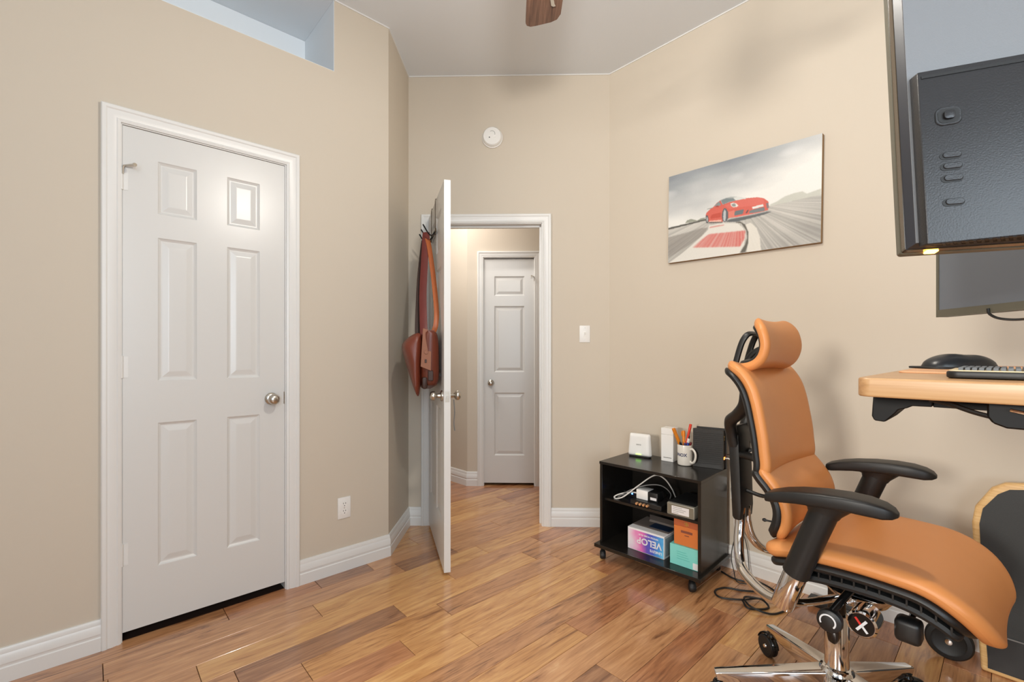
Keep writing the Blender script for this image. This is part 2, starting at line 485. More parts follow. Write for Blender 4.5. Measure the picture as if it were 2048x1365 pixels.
# ---- floor: subfloor and planks (planks run parallel to the left wall)
eLv = Vector((0.7363, 0.6767, 0)); nLv = Vector((0.6767, -0.7363, 0))
sub = MB().box(-3.6, 3.8, -2.9, 5.6, -0.05, -0.0135).build('floor', 'joint', None, smooth=False)
struct(sub, 'hickory plank floor laid diagonally across the room', 'floor')
PW = 0.1285
fixed = {  # row -> [(end of plank along the row, material of the plank before it)]
    (-2.494): [(0.46, 'floor_plank'), (0.867, 'floor_plank_red'), (1.15, 'floor_plank_dark')],
    (-2.3655): [(0.038, 'floor_plank_dark'), (1.269, 'floor_plank'), (1.62, 'floor_plank_dark')],
    (-2.237): [(0.05, 'floor_plank_gold'), (0.777, 'floor_plank'), (1.75, 'floor_plank_gold')],
    (-2.1085): [(0.30, 'floor_plank'), (1.42, 'floor_plank_gold'), (2.1, 'floor_plank')],
    (-1.98): [(0.40, 'floor_plank'), (1.057, 'floor_plank_dark'), (1.9, 'floor_plank_gold')],
    (-1.8515): [(0.60, 'floor_plank'), (1.213, 'floor_plank_gold'), (2.0, 'floor_plank')],
    (-1.723): [(0.10, 'floor_plank_gold'), (0.948, 'floor_plank_red'), (2.2, 'floor_plank_gold')],
    (-1.5945): [(0.50, 'floor_plank'), (1.166, 'floor_plank_gold'), (2.05, 'floor_plank_gold')],
    (-1.466): [(0.75, 'floor_plank_gold'), (1.867, 'floor_plank'), (2.30, 'floor_plank_dark')],
    (-1.3375): [(0.45, 'floor_plank_gold'), (1.548, 'floor_plank_gold'), (2.4, 'floor_plank_red')],
    (-1.209): [(0.90, 'floor_plank_gold'), (1.95, 'floor_plank'), (2.65, 'floor_plank_red')],
    (-1.0805): [(0.65, 'floor_plank'), (1.43, 'floor_plank_dark'), (2.6, 'floor_plank')],
    (-0.952): [(0.55, 'floor_plank'), (1.20, 'floor_plank'), (2.15, 'floor_plank_red')],
}
rng = random.Random(11)
kk = 0
n0 = -1.98 - PW * 15
while n0 < 1.62:
    if n0 < -2.50: t0, t1 = 1.05, 3.75
    elif n0 < -1.75: t0, t1 = -1.45, 3.55
    else: t0, t1 = -1.45, 2.72
    key = next((k for k in fixed if abs(k - n0) < 0.02), None)
    ends = []
    if key is not None:
        lst = fixed[key]
        t = lst[0][0]; back = []
        while t > t0 + 0.25:
            t -= rng.uniform(0.5, 1.15); back.append(t)
        t_start = max(t0, back[-1] if back else t0)
        bs = sorted([b for b in back if b > t0])
        cur = t0
        for b in bs: ends.append((cur, b, rng.choice(['floor_plank', 'floor_plank_gold', 'floor_plank_red']))); cur = b
        for e_, m_ in lst: ends.append((cur, e_, m_)); cur = e_
    else:
        cur = t0 + (rng.uniform(-0.6, 0) if False else 0)
    while cur < t1 - 0.02:
        nx = min(t1, cur + rng.uniform(0.45, 1.2))
        if t1 - nx < 0.2: nx = t1
        mm_ = rng.choice(['floor_plank', 'floor_plank', 'floor_plank_gold', 'floor_plank_red', 'floor_plank_red', 'floor_plank_dark'] if n0 > -1.1 else ['floor_plank', 'floor_plank', 'floor_plank_gold', 'floor_plank_gold', 'floor_plank_red'])
        ends.append((cur, nx, mm_)); cur = nx
    for a, b, m_ in ends:
        if b - a < 0.03: continue
        ln = b - a - 0.0022; w = PW - 0.0016
        pb = MB().box(-ln / 2, ln / 2, -w / 2, w / 2, -0.0135, 0.0)
        ob = pb.build('plank', m_, sub, smooth=False, bevel=0.0009, seg=1)
        c_ = eLv * ((a + b) / 2) + nLv * (n0 + PW / 2)
        ob.location = c_; ob.rotation_euler = (0, 0, RL)
    n0 += PW

# ---- mouldings
BASE_PROF = [(0.0, 0.0), (0.016, 0.0), (0.016, 0.054), (0.0125, 0.058), (0.0125, 0.064), (0.0150, 0.070), (0.0135, 0.096), (0.0095, 0.104), (0.0095, 0.116), (0.006, 0.124), (0.0, 0.125)]
def offset_pts(path, d):
    """path: list of 2D points, room on the right-hand side; miter offset by d"""
    P = [Vector(p[:2]) for p in path]; out = []
    for i in range(len(P)):
        ns = []
        if i > 0: e = (P[i] - P[i - 1]).normalized(); ns.append(Vector((e.y, -e.x)))
        if i < len(P) - 1: e = (P[i + 1] - P[i]).normalized(); ns.append(Vector((e.y, -e.x)))
        if len(ns) == 1: out.append(P[i] + ns[0] * d)
        else:
            b = (ns[0] + ns[1]).normalized(); out.append(P[i] + b * (d / max(0.2, b.dot(ns[0]))))
    return out
def moulding(names, labels, path, prof, z0=0.0, m='trim_paint', cat='baseboard'):
    offs = [offset_pts(path, d) for d, z in prof]
    for i in range(len(path) - 1):
        vs_ = []; n = len(prof)
        for j in (i, i + 1):
            for k in range(n): vs_.append((offs[k][j].x, offs[k][j].y, z0 + prof[k][1]))
        fs = [(k, (k + 1) % n, n + (k + 1) % n, n + k) for k in range(n)] + [tuple(range(n - 1, -1, -1)), tuple(range(n, 2 * n))]
        ob = MB().add(vs_, fs).build(names[i], m, None, smooth=True, angle=25)
        struct(ob, labels[i], cat)
def wp(o, rot, x): p = on_wall(o, rot, x); return (p[0], p[1])
CW = 0.062
moulding(['baseboard_left'], ['white baseboard left of the closet door'], [wp(A2, RL, -2.69), wp(A2, RL, D1[0] - CW)], BASE_PROF)
moulding(['baseboard_closet', 'baseboard_return', 'baseboard_doorway'],
         ['white baseboard between closet door and wall corner', 'white baseboard along the narrow angled wall section', 'short white baseboard behind the open door'],
         [wp(A2, RL, D1[1] + CW), wp(A2, RL, 0), (B2.x, B2.y), wp(B2, RB, D2[0] - CW)], BASE_PROF)
moulding(['baseboard_back', 'baseboard_right'], ['white baseboard between doorway and black cart', 'white baseboard along the desk wall behind the chair'],
         [wp(B2, RB, D2[1] + CW), (C2.x, C2.y), wp(C2, RR, 3.46)], BASE_PROF)
moulding(['baseboard_hall_angled', 'baseboard_hall'], ['white baseboard along the angled hall wall', 'short white baseboard beside the linen door'],
         [(HF.x - 1.19, HF.y + 1.19), (HF.x, HF.y), wp(HF, RH, 0.146 - 0.055)], BASE_PROF)
# thin caulk bead where walls meet the ceiling
moulding(['trim_1', 'trim_2', 'trim_3', 'trim_4'], ['thin white ceiling line above the closet wall', 'thin white ceiling line above the narrow wall section', 'thin white ceiling line above the doorway wall', 'thin white ceiling line above the desk wall'],
         [wp(A2, RL, -0.318), (A2.x, A2.y), (B2.x, B2.y), (C2.x, C2.y), wp(C2, RR, 3.46)], [(0.0, -0.007), (0.006, -0.007), (0.006, 0.0), (0.0, 0.0)], H_CEIL, cat='trim')

CAS = [(0.0, 0.0), (0.0, 0.009), (0.010, 0.013), (0.014, 0.0105), (0.030, 0.0155), (0.042, 0.0155), (0.047, 0.019), (0.058, 0.019), (0.062, 0.015), (0.062, 0.0)]
def casing(name, label, o, rot, x0, x1, zt, jamb, stop_y=None, width=1.0):
    mb = MB(); n = len(CAS)
    ring = []
    for a, h in CAS:
        a *= width
        ring.append([(x0 - a, -h, 0.0), (x0 - a, -h, zt + a), (x1 + a, -h, zt + a), (x1 + a, -h, 0.0)])
    vs_ = [ring[k][j] for j in range(4) for k in range(n)]
    fs = [(j * n + k, j * n + (k + 1) % n, (j + 1) * n + (k + 1) % n, (j + 1) * n + k) for j in range(3) for k in range(n)]
    fs += [tuple(range(n)), tuple(3 * n + k for k in range(n - 1, -1, -1))]
    mb.add(vs_, fs)
    cas = mb.build(name, 'trim_paint', None, smooth=True, angle=25)
    cas.location = o; cas.rotation_euler = (0, 0, rot)
    struct(cas, label, 'door casing')
    jb = MB(); t = 0.004
    jb.box(x0 - 0.001, x0 + t, 0.0, jamb, 0, zt); jb.box(x1 - t, x1 + 0.001, 0.0, jamb, 0, zt); jb.box(x0, x1, 0.0, jamb, zt - t, zt + 0.001)
    if stop_y is not None:
        s_ = 0.012
        jb.box(x0 + t, x0 + t + s_, stop_y, stop_y + 0.03, 0, zt - t); jb.box(x1 - t - s_, x1 - t, stop_y, stop_y + 0.03, 0, zt - t); jb.box(x0 + t, x1 - t, stop_y, stop_y + 0.03, zt - t - s_, zt - t)
    jb.build('jamb', 'trim_paint', cas, smooth=False)
    return cas
casing('trim_5', 'white moulded casing around the closed closet door', A2, RL, D1[0], D1[1], D1[2], 0.11)
c2 = casing('trim_6', 'white moulded casing around the open doorway', B2, RB, D2[0], D2[1], D2[2], 0.12, 0.045)
rbox(0.147, 0.1575, 0.012, 0.045, 0.28, 0.37).build('strike_leaf', 'nickel', c2, smooth=False)
rbox(D2[1] - 0.0055, D2[1] - 0.0035, 0.008, 0.036, 0.93, 0.99).build('strike_plate', 'nickel', c2, smooth=False)
casing('trim_7', 'white casing around the narrow linen door in the hall', HF, RH, 0.146, 0.600, 2.035, 0.10, None, 0.88)

# ---- panelled doors
def panel_mesh(x0, x1, z0, z1, y0, y1, both=True):
    mb = MB()
    steps = [(0.0, 0.0), (0.004, 0.004), (0.011, 0.0085), (0.016, 0.0085), (0.036, 0.0035), (0.040, 0.0030)]
    def side(y, sgn):
        vs_ = []; fs = []
        for ins, dp in steps:
            yy = y + sgn * dp
            vs_ += [(x0 + ins, yy, z0 + ins), (x1 - ins, yy, z0 + ins), (x1 - ins, yy, z1 - ins), (x0 + ins, yy, z1 - ins)]
        for k in range(len(steps) - 1):
            for j in range(4):
                q = (4 * k + j, 4 * k + (j + 1) % 4, 4 * k + 4 + (j + 1) % 4, 4 * k + 4 + j)
                fs.append(q)
        k = 4 * (len(steps) - 1); fs.append((k, k + 1, k + 2, k + 3))
        return vs_, fs
    a, fa = side(y0, 1); b, fb = side(y1, -1)
    n = len(a)
    mb.add(a + b, fa + [tuple(n + i for i in reversed(f)) for f in fb] + [(j, n + j, n + (j + 1) % 4, (j + 1) % 4) for j in range(4)])
    return mb
KNOB = [(0.0, 0.0), (0.030, 0.0), (0.030, 0.004), (0.026, 0.009), (0.013, 0.012), (0.011, 0.026), (0.015, 0.032), (0.0235, 0.038), (0.0265, 0.047), (0.0255, 0.056), (0.019, 0.064), (0.009, 0.0675), (0.0, 0.068)]
def door(name, label, w, h, panels, th=0.035, m='door_paint'):
    d = empty_struct(name, label, 'door')
    slab_holes(MB(), 0, w, 0, h, 0, th, panels).build('slab', m, d, smooth=False)
    for p in panels: panel_mesh(p[0], p[1], p[2], p[3], 0, th).build('panel', m, d, smooth=False)
    return d
def hinge(parent, x, y, z, m='trim_paint'):
    mb = MB(); mb.cyl((x, y, z - 0.045), (x, y, z + 0.045), 0.0065, n=10); mb.box(x, x + 0.022, y + 0.004, y + 0.0065, z - 0.044, z + 0.044); mb.cyl((x, y, z + 0.045), (x, y, z + 0.05), 0.004, n=8)
    return mb.build('hinge', m, parent)

d1 = door('door_1', 'closed white six-panel closet door with nickel knob', 0.625, 2.098,
          [(a, b, c - 0.036, e - 0.036) for a, b in ((0.116, 0.256), (0.374, 0.512)) for c, e in ((1.790, 2.016), (1.073, 1.688), (0.278, 0.892))])
d1.location = on_wall(A2, RL, -1.193, 0.006, 0.036); d1.rotation_euler = (0, 0, RL)
for z in (1.876, 1.098, 0.322): hinge(d1, -0.004, -0.006, z)
kn = MB().lathe(KNOB, 28, (0.563, 0, 0.929), (0, -1, 0)).build('knob', 'nickel', d1)
mb = MB(); mb.tube(smooth_path([(0.000, -0.010, 1.895), (0.002, -0.012, 1.925), (0.010, -0.014, 1.930), (0.026, -0.040, 1.930), (0.034, -0.060, 1.926)]), 0.0035, 8); mb.cyl((0.034, -0.060, 1.926), (0.037, -0.066, 1.925), 0.007, n=12)
mb.tube([(0.006, -0.013, 1.930), (0.040, -0.018, 1.934)], 0.003, 8)
mb.build('hinge_stop', 'nickel', d1)
rbox(0.6205, 0.6275, -0.001, 0.004, 0.90, 0.96).build('latch_plate', 'nickel', d1, smooth=False)

# open office door, hinged on the left jamb, swung into the room
HX, HY = -0.560, 3.158
R2 = math.atan2(-0.9597, 0.2812)
d2 = door('door_2', 'white office door standing open with a bag hanging on it', 0.742, 2.094,
          [(a, b, c, e) for a, b in ((0.11, 0.325), (0.417, 0.632)) for c, e in ((1.76, 1.98), (1.04, 1.66), (0.24, 0.86))])
d2.location = (HX - 0.010, HY, 0.020); d2.rotation_euler = (0, 0, R2)
# local: x from hinge to latch edge, +y towards the doorway side (right in view), -y towards the narrow wall
MB().lathe(KNOB, 28, (0.672, 0.0, 0.937), (0, -1, 0)).build('knob', 'nickel', d2)
MB().lathe(KNOB, 28, (0.672, 0.035, 0.937), (0, 1, 0)).build('knob', 'nickel', d2)
rbox(0.7415, 0.7430, 0.006, 0.029, 0.908, 0.966).build('latch_plate', 'nickel', d2, smooth=False)
MB().box(0.7425, 0.752, 0.011, 0.024, 0.928, 0.946).build('latch_bolt', 'nickel', d2, smooth=False)
MB().tube(smooth_path([(0.680, 0.062, 0.915), (0.684, 0.066, 0.85), (0.686, 0.062, 0.79), (0.689, 0.066, 0.745)]), 0.0035, 6).build('key_cord', 'cord_grey', d2)
for z in (1.85, 1.06, 0.305): hinge(d2, -0.005, 0.034, z, 'nickel')

# narrow linen door in the hall
d3 = door('door_3', 'narrow white three-panel linen door seen through the doorway', 0.446, 2.000,
          [(0.092, 0.362, 1.672, 1.846), (0.092, 0.362, 0.990, 1.580), (0.092, 0.362, 0.246, 0.806)])
d3.location = on_wall(HF, RH, 0.150, 0.006, 0.024); d3.rotation_euler = (0, 0, RH)
MB().lathe([(r * 0.95, h) for r, h in KNOB], 24, (0.062, 0, 0.895), (0, -1, 0)).build('knob', 'nickel', d3)
for z in (1.83, 1.07, 0.31): hinge(d3, 0.450, -0.006, z)
mb = MB(); mb.tube(smooth_path([(0.448, -0.010, 1.80), (0.447, -0.013, 1.835), (0.442, -0.016, 1.84), (0.425, -0.05, 1.84)]), 0.0035, 8); mb.cyl((0.425, -0.05, 1.84), (0.423, -0.056, 1.84), 0.007, n=12)
mb.build('hinge_stop', 'nickel', d3)
# ------------------------------------------------------------------ things on the walls and ceiling
t = thing('smoke_detector', 'round white smoke detector above the doorway', 'smoke detector', on_wall(B2, RB, 0.581, 0, 2.666), RB)
MB().lathe([(0.0, 0), (0.070, 0.0), (0.071, 0.012), (0.066, 0.016)], 40, (0, 0, 0), (0, -1, 0)).build('base', 'white_plastic', t)
MB().lathe([(0.066, 0.014), (0.065, 0.034), (0.058, 0.042), (0.030, 0.0445), (0.0, 0.045)], 40, (0, 0, 0), (0, -1, 0)).build('cover', 'white_plastic', t)
MB().cyl((0.016, -0.043, -0.006), (0.016, -0.0475, -0.006), 0.008, n=16).build('test_button', 'white_soft', t)
MB().cyl((-0.018, -0.0435, -0.012), (-0.018, -0.046, -0.012), 0.004, n=10).build('indicator', 'slot_dark', t)
mb = MB(); mb.tube([(0.02 * math.cos(a), -0.0448, 0.012 + 0.02 * math.sin(a)) for a in np.linspace(-0.3, 2.2, 9)], 0.0012, 6); mb.build('sounder_slot', 'print_grey', t)

t = thing('light_switch', 'white light switch plate right of the doorway', 'light switch', on_wall(B2, RB, 1.214, 0, 1.318), RB)
rbox(-0.036, 0.036, -0.006, 0, -0.058, 0.058).build('plate', 'white_plastic', t, bevel=0.003)
rbox(-0.010, 0.010, -0.0075, -0.005, -0.017, 0.017).build('switch_frame', 'white_soft', t, bevel=0.001)
MB().hexa([(-0.005, -0.007, -0.010), (0.005, -0.007, -0.010), (0.005, -0.004, 0.010), (-0.005, -0.004, 0.010), (-0.004, -0.012, 0.004), (0.004, -0.012, 0.004), (0.004, -0.016, 0.011), (-0.004, -0.016, 0.011)]).build('toggle', 'white_soft', t)
for z in (-0.042, 0.042): MB().cyl((0, -0.006, z), (0, -0.0075, z), 0.003, n=10).build('screw', 'nickel', t)

t = thing('wall_outlet', 'white duplex power outlet low on the wall right of the closet', 'outlet', on_wall(A2, RL, -0.266, 0, 0.343), RL)
rbox(-0.036, 0.036, -0.006, 0, -0.058, 0.058).build('plate', 'white_plastic', t, bevel=0.003)
for z in (-0.020, 0.020):
    r = MB().lathe([(0.0165, 0), (0.0165, 0.0025), (0.0, 0.0025)], 24, (0, -0.0055, z), (0, -1, 0)).build('receptacle', 'white_soft', t)
    for x in (-0.006, 0.006): rbox(x - 0.0012, x + 0.0012, -0.0088, -0.0075, z + 0.001, z + 0.009).build('slot', 'slot_dark', r, smooth=False)
    MB().cyl((0, -0.0078, z - 0.008), (0, -0.0088, z - 0.008), 0.0026, n=10).build('ground_hole', 'slot_dark', r)
MB().cyl((0, -0.006, 0), (0, -0.0075, 0), 0.0025, n=10).build('screw', 'nickel', t)

# ---- canvas print: the picture is a colour attribute on the front face
FEAT = {
 'hor_left':[(-0.0009, 0.5962), (0.2916, 0.5802)],
 'hor_right':[(0.7152, 0.5718), (0.9982, 0.5593)],
 'hills':[(0.7121, 0.5605), (0.7519, 0.5431), (0.7998, 0.509), (0.8584, 0.4947), (0.8984, 0.4963), (0.9212, 0.527), (0.9599, 0.5167), (0.9979, 0.5065), (0.9983, 0.5641), (0.7153, 0.5739)],
 'trees':[(0.1357, 0.5751), (0.1515, 0.5447), (0.1833, 0.5424), (0.2187, 0.5644), (0.2266, 0.5725), (0.2534, 0.5575), (0.2838, 0.5575), (0.2878, 0.5814)],
 'curb':[(0.3146, 0.649), (0.4167, 0.6557), (0.5077, 0.6818), (0.5488, 0.7417), (0.5661, 0.821), (0.5567, 0.9145), (0.5237, 0.9981), (0.1871, 1.0034), (0.0068, 0.9989), (0.1061, 0.9143), (0.1857, 0.8386), (0.2626, 0.754), (0.3075, 0.6978)],
 'red1':[(0.3154, 0.745), (0.5624, 0.7721), (0.5596, 0.8513), (0.5299, 0.9297), (0.1938, 0.8636), (0.2629, 0.7882)],
 'red2':[(0.3222, 0.668), (0.4239, 0.6688), (0.4169, 0.6833), (0.3149, 0.6829)],
 'black':[(0.4939, 0.6725), (0.5349, 0.6896), (0.569, 0.7739), (0.5762, 0.8448), (0.5634, 0.9161), (0.5304, 0.9942), (0.564, 0.994), (0.5832, 0.8996), (0.5824, 0.7934), (0.5619, 0.7134), (0.528, 0.6716)],
 'white':[(0.5619, 0.7134), (0.5949, 0.7016), (0.6344, 0.7653), (0.6544, 0.8646), (0.6637, 1.0022), (0.5707, 0.9976), (0.5832, 0.8996), (0.5824, 0.7934)],
 'barrier':[(-0.0009, 0.5902), (0.2915, 0.5745), (0.2916, 0.5893), (-0.0008, 0.6119)],
 'leftdark':[(-0.0, 0.6989), (0.1606, 0.6813), (0.2619, 0.6626), (0.3073, 0.6752), (0.2626, 0.754), (0.1855, 0.8154), (0.002, 0.9402)],
 'body':[(0.289, 0.5364), (0.2952, 0.5092), (0.3206, 0.4785), (0.3427, 0.4616), (0.3521, 0.4502), (0.3706, 0.4229), (0.3953, 0.4051), (0.4319, 0.3941), (0.468, 0.395), (0.5094, 0.4095), (0.5675, 0.4457), (0.6376, 0.461), (0.6733, 0.4823), (0.7032, 0.5258), (0.7076, 0.5758), (0.7012, 0.609), (0.6525, 0.6159), (0.5544, 0.6173), (0.4517, 0.6141), (0.4094, 0.6392), (0.3153, 0.6144), (0.2895, 0.5948)],
 'roof':[(0.3953, 0.4028), (0.4319, 0.3941), (0.468, 0.395), (0.5094, 0.4086), (0.5617, 0.4415), (0.5388, 0.4473), (0.498, 0.4449), (0.4564, 0.4471), (0.408, 0.4591), (0.3986, 0.4418)],
 'glass1':[(0.3521, 0.4526), (0.3707, 0.4277), (0.3922, 0.4088), (0.3971, 0.4413), (0.4003, 0.4566), (0.3834, 0.4629), (0.3584, 0.4643)],
 'glass2':[(0.3984, 0.4086), (0.4319, 0.3988), (0.48, 0.4155), (0.495, 0.4415), (0.4564, 0.4424), (0.4171, 0.4551), (0.4079, 0.452)],
 'windscreen':[(0.48, 0.4085), (0.5094, 0.4095), (0.556, 0.4372), (0.5675, 0.4503), (0.498, 0.4435)],
 'hood':[(0.4203, 0.4726), (0.498, 0.4472), (0.5675, 0.4526), (0.6514, 0.4681), (0.6789, 0.5042), (0.6737, 0.5381), (0.6104, 0.5351), (0.5161, 0.5226), (0.4569, 0.5174)],
 'lamp':[(0.4625, 0.4631), (0.4804, 0.4598), (0.5011, 0.476), (0.516, 0.5041), (0.5044, 0.5141), (0.4807, 0.5088), (0.4657, 0.4875)],
 'lampin':[(0.47, 0.4727), (0.4864, 0.4711), (0.4983, 0.489), (0.4984, 0.5029), (0.4807, 0.5018), (0.4717, 0.4895)],
 'wheel':[(0.4043, 0.581), (0.407, 0.5345), (0.4175, 0.4977), (0.4327, 0.5049), (0.4466, 0.5469), (0.4486, 0.6038), (0.4398, 0.6387), (0.4247, 0.6484), (0.4108, 0.6302)],
 'rim':[(0.4135, 0.5838), (0.4162, 0.5374), (0.4236, 0.5091), (0.4314, 0.5327), (0.4334, 0.5898), (0.4292, 0.6356), (0.4201, 0.6376), (0.4153, 0.6174)],
 'rwheel':[(0.2892, 0.5558), (0.2938, 0.533), (0.3051, 0.5413), (0.3119, 0.582), (0.309, 0.6246), (0.2961, 0.6209), (0.2911, 0.5952)],
 'rrim':[(0.294, 0.5621), (0.3004, 0.5495), (0.307, 0.5757), (0.3057, 0.6116), (0.2976, 0.6068)],
 'intake1':[(0.4915, 0.561), (0.4988, 0.554), (0.5511, 0.5522), (0.5457, 0.5963), (0.4903, 0.6001)],
 'intake2':[(0.5883, 0.5823), (0.6079, 0.5749), (0.6794, 0.571), (0.6823, 0.6075), (0.6525, 0.6114), (0.5857, 0.6064)],
 'slash':[(0.5629, 0.5948), (0.5769, 0.565), (0.5826, 0.5691), (0.57, 0.6015)],
 'plate':[(0.6035, 0.5464), (0.671, 0.5394), (0.6753, 0.563), (0.6079, 0.5704)],
 'foglight':[(0.6899, 0.539), (0.706, 0.54), (0.7064, 0.5886), (0.6957, 0.5896)],
 'shadow':[(0.4338, 0.6487), (0.4518, 0.6281), (0.5111, 0.6295), (0.625, 0.6276), (0.6959, 0.6228), (0.7253, 0.6321), (0.6799, 0.6467), (0.5973, 0.6575), (0.5055, 0.6671)],
 'sidehi':[(0.3245, 0.5665), (0.3338, 0.5404), (0.3963, 0.5359), (0.3967, 0.5882), (0.3278, 0.5819)],
 'sidelow':[(0.3136, 0.6018), (0.403, 0.6137), (0.4032, 0.6375), (0.3153, 0.6144)],
 'mirror':[(0.3553, 0.4657), (0.3677, 0.453), (0.3802, 0.4595), (0.3835, 0.4748)],
 'apillar':[(0.3861, 0.4186), (0.3938, 0.4141), (0.4111, 0.4649), (0.4019, 0.469)],
 'spoiler':[(0.2997, 0.467), (0.3269, 0.4661), (0.349, 0.466), (0.3459, 0.4698), (0.3014, 0.4748)],
 'bumper':[(0.4481, 0.5474), (0.4899, 0.5419), (0.4904, 0.6163), (0.4517, 0.6141)],
 'lip':[(0.4873, 0.6015), (0.6525, 0.6114), (0.6525, 0.6181), (0.4874, 0.6154)],
 'ground_under':[(0.3153, 0.6144), (0.4093, 0.6369), (0.4094, 0.6487), (0.3154, 0.6289)],
}
def paint_canvas(W_, H_):
    U, V = np.meshgrid((np.arange(W_) + 0.5) / W_, (np.arange(H_) + 0.5) / H_)
    rs = np.random.RandomState(4)
    def noise(nx, ny):
        g = rs.rand(ny + 2, nx + 2)
        x = U * nx; y = V * ny; i = x.astype(int); j = y.astype(int); a = x - i; b = y - j
        a = a * a * (3 - 2 * a); b = b * b * (3 - 2 * b)
        return (g[j, i] * (1 - a) + g[j, i + 1] * a) * (1 - b) + (g[j + 1, i] * (1 - a) + g[j + 1, i + 1] * a) * b
    def inside(poly):
        n = len(poly); r = np.zeros(U.shape, bool)
        for k in range(n):
            x1, y1 = poly[k]; x2, y2 = poly[(k + 1) % n]
            if y1 == y2: continue
            c = ((y1 > V) != (y2 > V)) & (U < (x2 - x1) * (V - y1) / (y2 - y1) + x1)
            r ^= c
        return r.astype(float)
    def blur(a, n):
        for _ in range(n):
            p = np.pad(a, ((1, 1), (1, 1)) + ((0, 0),) * (a.ndim - 2), mode='edge')
            a = (p[:-2, 1:-1] + p[2:, 1:-1] + p[1:-1, :-2] + p[1:-1, 2:] + 2 * p[1:-1, 1:-1]) / 6
        return a
    def put(img, mask, rgb, k=1.0):
        m = (mask * k)[..., None]; return img * (1 - m) + np.array(rgb, float) * m
    # sky: grey clouds with wind-blown streaks
    cl = 0.5 * noise(4, 5) + 0.3 * noise(7, 12) + 0.2 * noise(14, 26)
    d = np.clip(0.62 - V * 1.15 + 0.30 * (cl - 0.5) - 0.55 * np.clip(U - 0.45, 0, 1) * (1 - 0.4 * np.sin(5 * U)), 0, 1)
    d = np.clip(d * 1.5, 0, 1)
    sky = np.array([232, 231, 226.])[None, None] * (1 - d[..., None]) + np.array([140, 146, 152.])[None, None] * d[..., None]
    sky = put(sky, np.clip((noise(6, 10) - 0.62) * 3, 0, 1) * np.clip(1 - V * 1.6, 0, 1), (222, 222, 220), 0.7)
    img = sky
    # ground with radial motion streaks from the car
    cx, cy = 0.52, 0.46
    ang = np.arctan2(V - cy, U - cx); rad = np.hypot(U - cx, V - cy)
    g1 = rs.rand(400); k = ((ang + np.pi) / (2 * np.pi) * 399).astype(int)
    st = blur(g1[k], 1)
    hl = 0.625 + (0.455 - 0.625) * np.clip(U / 0.33, 0, 1); hr = 0.455 + (0.565 - 0.47) * (U - 0.6)
    hor = np.where(U < 0.33, 0.60 - 0.12 * U / 0.33 * 0 + 0.0, 0.57)
    (x0, y0), (x1, y1) = FEAT['hor_left']; (x2, y2), (x3, y3) = FEAT['hor_right']
    hor = np.where(U < x1, y0 + (y1 - y0) * (U - x0) / (x1 - x0), np.where(U > x2, y2 + (y3 - y2) * (U - x2) / (x3 - x2), y1 + (y2 - y1) * (U - x1) / (x2 - x1)))
    gm = (V > hor).astype(float)
    gv = 186 + 36 * (st - 0.5) + 18 * (noise(5, 4) - 0.5) - 26 * np.clip((U - 0.55) * 2, 0, 1) * np.clip((V - 0.55) * 3, 0, 1)
    img = np.where(gm[..., None] > 0, np.stack([gv, gv * 0.985, gv * 0.95], -1), img)
    img = put(img, blur(inside(FEAT['hills']), 2), (190, 191, 180), 0.85)
    img = put(img, blur(inside(FEAT['trees']), 1), (128, 132, 116), 0.8)
    img = put(img, blur(inside(FEAT['barrier']), 1), (74, 72, 66), 0.9)
    img = put(img, blur(inside(FEAT['leftdark']), 5), (128, 122, 116), 0.55)
    img = put(img, blur(inside(FEAT['curb']), 1), (222, 219, 211))
    img = put(img, blur(inside(FEAT['red1']), 4) * np.clip(0.65 + 0.6 * (U - 0.3) + 0.4 * (st - 0.5), 0, 1), (206, 100, 92), 0.95)
    img = put(img, blur(inside(FEAT['red2']), 1), (206, 130, 122), 0.7)
    img = put(img, blur(inside(FEAT['black']), 1), (96, 92, 84))
    img = put(img, blur(inside(FEAT['white']), 1), (226, 222, 212), 0.9)
    img = put(img, blur(inside(FEAT['shadow']), 1), (92, 96, 98), 0.95)
    img = put(img, inside(FEAT['ground_under']), (80, 74, 70), 0.8)
    for k_, c_, a_ in (('body', (208, 98, 84), 1), ('hood', (214, 108, 96), 1), ('bumper', (220, 134, 116), 0.8), ('sidehi', (192, 78, 62), 1), ('sidelow', (232, 196, 182), 0.8),
                       ('roof', (168, 172, 170), 1), ('windscreen', (214, 216, 212), 1), ('glass1', (128, 140, 142), 1), ('glass2', (120, 132, 134), 1), ('apillar', (210, 90, 80), 1), ('mirror', (170, 66, 56), 1), ('spoiler', (140, 140, 136), 0.9),
                       ('lamp', (226, 222, 214), 1), ('lampin', (130, 136, 136), 0.9), ('intake1', (104, 114, 118), 1), ('intake2', (116, 124, 126), 1), ('slash', (80, 76, 78), 1), ('plate', (226, 226, 222), 1), ('foglight', (116, 118, 122), 0.9), ('lip', (226, 110, 100), 0.9),
                       ('wheel', (92, 96, 102), 1), ('rim', (186, 190, 192), 1), ('rwheel', (84, 84, 86), 1), ('rrim', (170, 172, 172), 1)):
        img = put(img, inside(FEAT[k_]), c_, a_)
    img = blur(img, 1) * 0.96
    img += (rs.rand(H_, W_, 1) - 0.5) * 5
    return np.clip(img, 0, 255)
CWD, CHT, CTH = 0.796, 0.525, 0.030
t = thing('canvas_print', 'canvas print of a red sports car on a race track', 'wall art', on_wall(C2, RR, 0.849, 0, 1.9925), RR)
t.rotation_euler = (0, math.radians(0.75), RR)
fr = MB().box(-CWD / 2, CWD / 2, -CTH, -0.001, -CHT / 2, CHT / 2).build('stretcher_frame', 'canvas_edge', t, smooth=False, bevel=0.002, seg=1)
NXC, NYC = 400, 264
img = paint_canvas(NXC, NYC)
